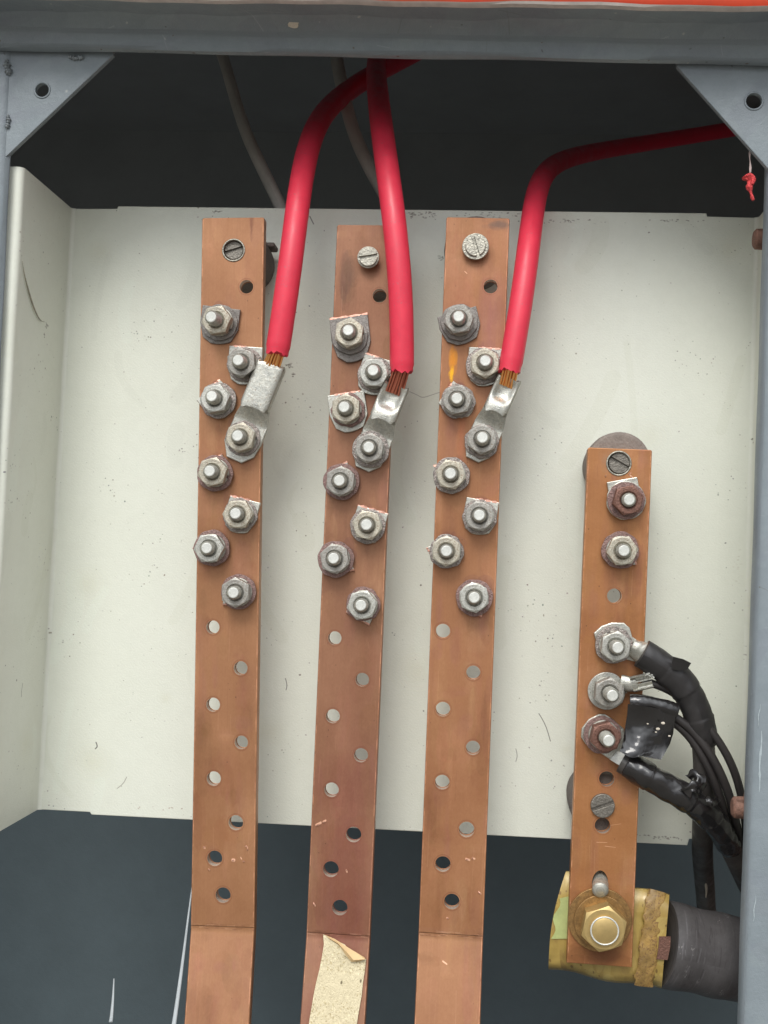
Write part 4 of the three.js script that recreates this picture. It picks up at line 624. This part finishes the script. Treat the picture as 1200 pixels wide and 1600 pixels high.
// two thin wires in a glossy tape sleeve with a hanging flap
{
  const t = black('pair of thin black wires in a glossy tape sleeve with a hanging flap', P(985, 1100, ZB));
  const wa = [[1000, 1100, 0.048], [1030, 1106, 0.048], [1058, 1116, 0.047], [1082, 1134, 0.046], [1104, 1166, 0.047], [1126, 1204, 0.047], [1142, 1246, 0.045], [1150, 1288, 0.034], [1160, 1330, 0.004], [1174, 1380, -0.05]], wb = [[1000, 1106, 0.046], [1030, 1112, 0.046], [1058, 1122, 0.045], [1078, 1142, 0.045], [1096, 1174, 0.045], [1114, 1212, 0.045], [1128, 1252, 0.043], [1137, 1292, 0.03], [1152, 1340, -0.004], [1176, 1396, -0.06]];
  put(t, 'wire', sweep(wa.map((p) => P(...p)), 0.0021, 90, 14), M.blackWire); put(t, 'wire', sweep(wb.map((p) => P(...p)), 0.0021, 90, 14), M.blackWire);
  const top = [[984, 1097, 0.0505], [1005, 1098, 0.051], [1035, 1104, 0.051], [1057, 1112, 0.05]].map((p) => P(...p));
  put(t, 'tape_sleeve', sweep(top, (u) => 0.0036 + 0.0002 * Math.sin(u * 9), 60, 30, { wob: 0.012, squash: 0.9 }), M.tape);
  // flap: curved sheet, corners curling
  const rows = [[[981, 1100], [1004, 1103], [1032, 1108], [1056, 1116]], [[980, 1116], [1003, 1120], [1030, 1124], [1054, 1130]], [[977, 1135], [1001, 1139], [1028, 1142], [1052, 1146]], [[974, 1155], [999, 1159], [1026, 1161], [1047, 1162]], [[971, 1168], [996, 1174], [1018, 1175], [1041, 1173]], [[968, 1174], [988, 1184], [1008, 1179], [1033, 1187]]];
  const Zr = [0.0545, 0.0532, 0.0528, 0.0538, 0.0555, 0.0572], rg = rows.map((row, i) => { const c = new THREE.CatmullRomCurve3(row.map(([x, y], k) => P(x, y, Zr[i] + [-0.001, 0.0012, 0.0004, -0.0015][k] + 0.0011 * Math.sin(i * 1.6 + k * 1.9 + 0.6)))), q = c.getPoints(18); return q.concat(q.map((v) => v.clone().add(V(0, 0, -0.0003))).reverse()); });
  put(t, 'tape_flap', smooth(loft(rg, { cap0: true, cap1: true }), 1.2), M.tape, 'glossy black tape flap hanging from the sleeve');
  for (const [x, y, r] of [[1036, 1130, 0.0008], [1028, 1139, 0.0008], [1025, 1144, 0.0004], [1012, 1131, 0.0004], [1046, 1150, 0.0005]]) { const g = new THREE.IcosahedronGeometry(r, 1); g.scale(1.2, 0.8, 0.4); const p = P(x, y, 0.0568); g.translate(p.x, p.y, p.z); put(t, 'paint_spot', boxUV(plain(g)), M.chip); }
}
// lower: tin lug with bright tab, thick taped cable
{
  const o = P(...b4tips[4], ZB + 0.0201), t = black('thick taped black cable from the lowest lug, running down to the right', V(o.x, o.y, ZB));
  const zz = ZB + 0.0001, sh = shapeOf([[908, 1152], [909, 1138], [920, 1124], [935, 1116], [945, 1116], [958, 1124], [975, 1139], [980, 1160], [990, 1178], [972, 1196], [955, 1188], [935, 1175], [915, 1163]].map(([x, y]) => { const p = P(x, y, zz + 0.002); return [p.x, p.y]; })); holeIn(sh, o.x, o.y, 0.0037);
  const pg = slab(sh, 0.0021, 0.0005); pg.translate(0, 0, zz); const lug = put(t, 'cable_lug', boxUV(pg), M.tin);
  const tb = [[[953, 1187], [958, 1181], [964, 1174]], [[963, 1193], [970, 1184], [978, 1176]], [[972, 1198], [980, 1187], [990, 1178]]].map((row, i) => row.map(([x, y], k) => P(x, y, 0.0445 + 0.001 * i + (k === 1 ? 0.0004 : 0)))); put(lug, 'tab', smooth(loft(tb.map((r) => r.concat(r.map((v) => v.clone().add(V(0, 0, -0.0016))).reverse())), { cap0: true, cap1: true }), 0.6), M.zincTip, 'bright bare tab of the lug');
  const path = [[972, 1189, 0.0465], [1000, 1206, 0.049], [1032, 1224, 0.05], [1062, 1241, 0.049], [1090, 1257, 0.047], [1112, 1276, 0.042], [1130, 1302, 0.032], [1146, 1334, 0.016], [1160, 1366, -0.004], [1176, 1400, -0.03]];
  put(t, 'sheath', sweep(path.map((p) => P(...p)), (u) => 0.0056 - 0.0008 * u, 80, 20, { wob: 0.01 }), M.blackSheath);
  put(t, 'tape_wrap', sweep(evened(path.map((p) => P(...p))).slice(0, 52), (u) => (u < 0.03 ? 0.0052 : 0.0051 + (u > 0.92 ? (1 - u) * 0.015 : 0.0012) + 0.0005 * ((u * 5 + 0.15 * Math.sin(u * 40)) % 1) - 0.0006 * u), 140, 36, { wob: 0.045 }), M.tape, 'wrinkled glossy black tape round the cable');
  // crumpled loose tape ends
  const crumple = (pts, w, sd) => { const c = new THREE.CatmullRomCurve3(pts.map((p) => P(...p))).getPoints(20), rg = c.map((p, i) => { const t = c[Math.min(20, i + 1)].clone().sub(c[Math.max(0, i - 1)]).normalize(), sdv = V(-t.y, t.x, 0.1 * Math.sin(sd + i * 0.5)).normalize(), row = []; for (let k = 0; k <= 8; k++) { const v = k / 8 - 0.5; row.push(p.clone().addScaledVector(sdv, w * v * (0.8 + 0.25 * Math.sin(i * 0.7 + sd))).add(V(0, 0, 0.0004 * Math.sin(k * 0.8 + i * 0.25 + sd)))); } return row.concat(row.map((q) => q.clone().add(V(0, 0, -0.0003))).reverse()); }); put(t, 'loose_tape', smooth(loft(rg, { cap0: true, cap1: true }), 1.2), M.tape); };
  crumple([[1070, 1240, 0.056], [1080, 1231, 0.0575], [1090, 1228, 0.057], [1100, 1234, 0.054]], 0.0055, 1.1); crumple([[1076, 1216, 0.05], [1084, 1210, 0.052], [1092, 1214, 0.054], [1098, 1224, 0.0545]], 0.005, 2.9); crumple([[1104, 1253, 0.054], [1113, 1251, 0.0545], [1124, 1254, 0.052]], 0.0048, 4.3);
}
// ---------------------------------------------------------------- heavy cable with yellow-taped lug behind the short bar
{
  const zf = ZB - BT - 0.0004, t = thing('power_cable', 'heavy black power cable with a yellow-wrapped lug under the short busbar', 'cable', P(950, 1560, 0.01));
  const yel = phys({ map: canTex(canvas(512, 512, (c, w, h) => {
    c.fillStyle = 'rgb(166,140,72)'; c.fillRect(0, 0, w, h);
    for (let i = 0; i < 160; i++) { c.fillStyle = ['rgba(150,122,62,0.2)', 'rgba(206,186,116,0.24)', 'rgba(116,88,46,0.17)', 'rgba(176,150,84,0.2)'][i % 4]; c.beginPath(); c.ellipse(rand() * w, rand() * h, rr(6, 26), rr(20, 90), rr(-0.25, 0.25), 0, 6.3); c.fill(); }
    for (let i = 0; i < 120; i++) { c.fillStyle = 'rgba(84,58,26,0.5)'; c.beginPath(); c.ellipse(rand() * w, rand() * h, rr(1, 5), rr(1, 9), 0, 0, 6.3); c.fill(); }
    noisePass(c, w, h, [[soft, 0.8, 0.4, [40, 36, 26]], [fine, 0.9, 0.9, [10, 10, 8]]]);
  })), roughness: 0.4, clearcoat: 0.6, clearcoatRoughness: 0.25, bumpMap: again(tSoft, 2), bumpScale: 0.0014, metalness: 0.1 });
  yel.map.wrapS = yel.map.wrapT = THREE.RepeatWrapping;
  const TL = [884, 1362], TR = [1046, 1400], BL = [857, 1512], BR = [1034, 1543], th = 0.02;
  const rows = []; const nu = 20, nv = 14;
  const q = (u, v, d) => { const x = TL[0] * (1 - u) * (1 - v) + TR[0] * u * (1 - v) + BL[0] * (1 - u) * v + BR[0] * u * v - 7 * Math.sin(Math.PI * v) * (1 - u), y = TL[1] * (1 - u) * (1 - v) + TR[1] * u * (1 - v) + BL[1] * (1 - u) * v + BR[1] * u * v - 3 * Math.sin(u * 9); return P(x, y, zf - d); };
  for (let i = 0; i <= nu; i++) { const u = i / nu, R = []; for (let k = 0; k <= nv; k++) { const v = k / nv, lump = 0.0005 * Math.sin(u * 23 + v * 7) * Math.sin(v * 11 + u * 5); R.push(q(u, v, 0.0004 + 0.004 * Math.pow(Math.abs(2 * v - 1), 6) + (u > 0.05 && u < 0.8 ? 0 : lump) + (u > 0.82 ? -0.0016 : 0))); } for (let k = 0; k <= 5; k++) R.push(q(u, 1 + 0.02 * Math.sin(k), 0.006 + (th - 0.006) * k / 5)); for (let k = 0; k <= 5; k++) R.push(q(u, 1 - k / 5, th)); for (let k = 1; k <= 4; k++) R.push(q(u, -0.01, th - (th - 0.005) * k / 5)); rows.push(R); }
  const lg = smooth(loft(rows, { cap0: true, cap1: true }), 0.8); setUV(lg, (x, y, z) => [(x + 0.3) * 14 + z * 5, y * 14 + z * 9]); const lug = put(t, 'lug', lg, yel, 'lug wrapped in shiny yellow-brown tape');
  // green strip at the left side of the lug, brown collar and patch at the cable end
  { const r = []; for (let i = 0; i <= 10; i++) { const v = i / 10, a = q(0.02 + 0.02 * Math.sin(i), 0.28 + 0.42 * v, -0.0003), b = q(0.17, 0.22 + 0.46 * v, -0.0003); r.push([a, b, b.clone().add(V(0, 0, -0.0006)), a.clone().add(V(0, 0, -0.0006))]); } put(lug, 'green_wrap', boxUV(smooth(loft(r, { cap0: true, cap1: true }), 0.8)), std({ map: again(tint([164, 172, 112], 0.14, mid), 18), roughness: 0.5 }), 'pale green patch of tape at the lug end'); }
  { const c = []; for (const [x0, y0, x1, y1] of [[1026, 1392, 1006, 1540]]) for (let i = 0; i <= 24; i++) { const v = i / 24, x = x0 + (x1 - x0) * v, y = y0 + (y1 - y0) * v; c.push(P(x, y, zf + 0.001 - 0.0032 * Math.pow(Math.abs(2 * v - 1), 4))); } put(lug, 'collar', sweep(c, 0.0042, 60, 24, { wob: 0.16, squash: 0.2 }), std({ map: again(tint([150, 120, 68], 0.3, mid, 0.55, [96, 68, 46]), 30), roughness: 0.5 })); }
  { const r = [[[1030, 1464], [1048, 1464]], [[1029, 1480], [1047, 1481]], [[1026, 1499], [1043, 1500]]].map((row) => { const k = row.map(([x, y]) => P(x, y, zf + 0.0026)); return k.concat(k.map((v) => v.clone().add(V(0, 0, -0.001))).reverse()); }); put(lug, 'brown_patch', boxUV(smooth(loft(r, { cap0: true, cap1: true }), 0.6)), M.nutBrown); }
  const sheathMat = std({ map: canTex(canvas(512, 512, (c, w, h) => {
    c.fillStyle = 'rgb(82,79,79)'; c.fillRect(0, 0, w, h); for (let i = 0; i < 420; i++) { c.strokeStyle = ['rgba(140,138,140,0.22)', 'rgba(40,36,36,0.28)', 'rgba(112,110,112,0.2)', 'rgba(60,56,56,0.3)'][i % 4]; c.lineWidth = rr(0.6, 3.5); const x = rand() * w, y = rand() * h, l = rr(10, 90); c.beginPath(); c.moveTo(x, y); c.lineTo(x + l, y + rr(-5, 5)); c.stroke(); }
    for (let i = 0; i < 46; i++) { c.fillStyle = `rgba(178,174,170,${rr(0.2, 0.55)})`; const x = rand() * w, y = rand() * h; for (let k = 0; k < 7; k++) { c.beginPath(); c.ellipse(x + rr(-14, 14), y + rr(-6, 6), rr(0.6, 4), rr(0.5, 1.8), 0, 0, 6.3); c.fill(); } } noisePass(c, w, h, [[mid, 0.5, 0.5, [26, 26, 27]], [fine, 1, 1, [12, 12, 12]]]); })), roughness: 0.42 });
  sheathMat.map.wrapS = sheathMat.map.wrapT = THREE.RepeatWrapping;
  const ca = P(1034, 1474, zf - 0.017), cb = P(1050, 1477, zf - 0.018), cc = P(1120, 1492, zf - 0.022), cd = P(1200, 1508, zf - 0.026), ce = P(1290, 1525, zf - 0.03);
  const sg = sweep([ca, cb, cc, cd, ce], (u) => 0.0202 + 0.0004 * Math.sin(u * 23) * (u < 0.4 ? 1 : 0.2) - 0.0012 * u, 60, 64); { const uv = sg.attributes.uv; for (let i = 0; i < uv.count; i++) uv.setXY(i, uv.getX(i) * 12, uv.getY(i) * 12); } put(t, 'sheath', sg, sheathMat);
}

// ---------------------------------------------------------------- small loose things
{ // red knotted string under the right gusset
  const a = P(1172.5, 232, FZ - 0.008), b = P(1172, 275, FZ - 0.008), t = thing('hanging_string', 'short pale string with a frayed red knot hanging from the right gusset', 'string', a);
  put(t, 'thread', sweep([a, P(1171.5, 246, FZ - 0.0075), P(1172.5, 258, FZ - 0.008), b], (u) => 0.0004 * (1 + 0.4 * Math.sin(u * 11)), 30, 8), std({ map: again(tint([196, 178, 174], 0.1, fine), 40), roughness: 0.9 }));
  const rm = std({ map: again(tint([206, 70, 72], 0.2, fine), 60), roughness: 0.85, bumpMap: again(tFine, 40), bumpScale: 0.0008 });
  put(t, 'knot', sweep([[1166, 274], [1170, 281], [1171, 292], [1174, 304], [1177, 313]].map(([x, y]) => P(x, y, FZ - 0.008)), (u) => 0.0017 * (1 + 0.35 * Math.sin(u * 14 + 1)) * (1.05 - 0.75 * u), 30, 12, { wob: 0.12 }), rm); put(t, 'knot', sweep([[1165, 281], [1168, 276], [1174, 275], [1177, 281], [1174, 288]].map(([x, y]) => P(x, y, FZ - 0.0075)), 0.0011, 24, 10, { wob: 0.15 }), rm);
}
for (const [label, pts, w] of [['long thin white strip hanging behind the foot of the leftmost busbar', [[303, 1365, -0.03], [297, 1410, -0.02], [287, 1490, 0.0], [277, 1565, 0.015], [266, 1640, 0.03]], [0.0004, 0.0022]], ['short thin white strip standing at the bottom left', [[178, 1529, -0.02], [176.5, 1560, -0.015], [174, 1590, -0.01], [173, 1597, -0.008]], [0.0005, 0.0018]]]) {
  const q = pts.map((p) => P(...p)), t = thing('plastic_strip', label, 'plastic strip', q[q.length - 1]); put(t, 'strip', sweep(q, (u) => 0.6 * (w[0] + (w[1] - w[0]) * u), 40, 10, { squash: 0.5 }), M.whiteStrip);
}

renderer.setSize(768, 1024);
renderer.render(scene, camera);
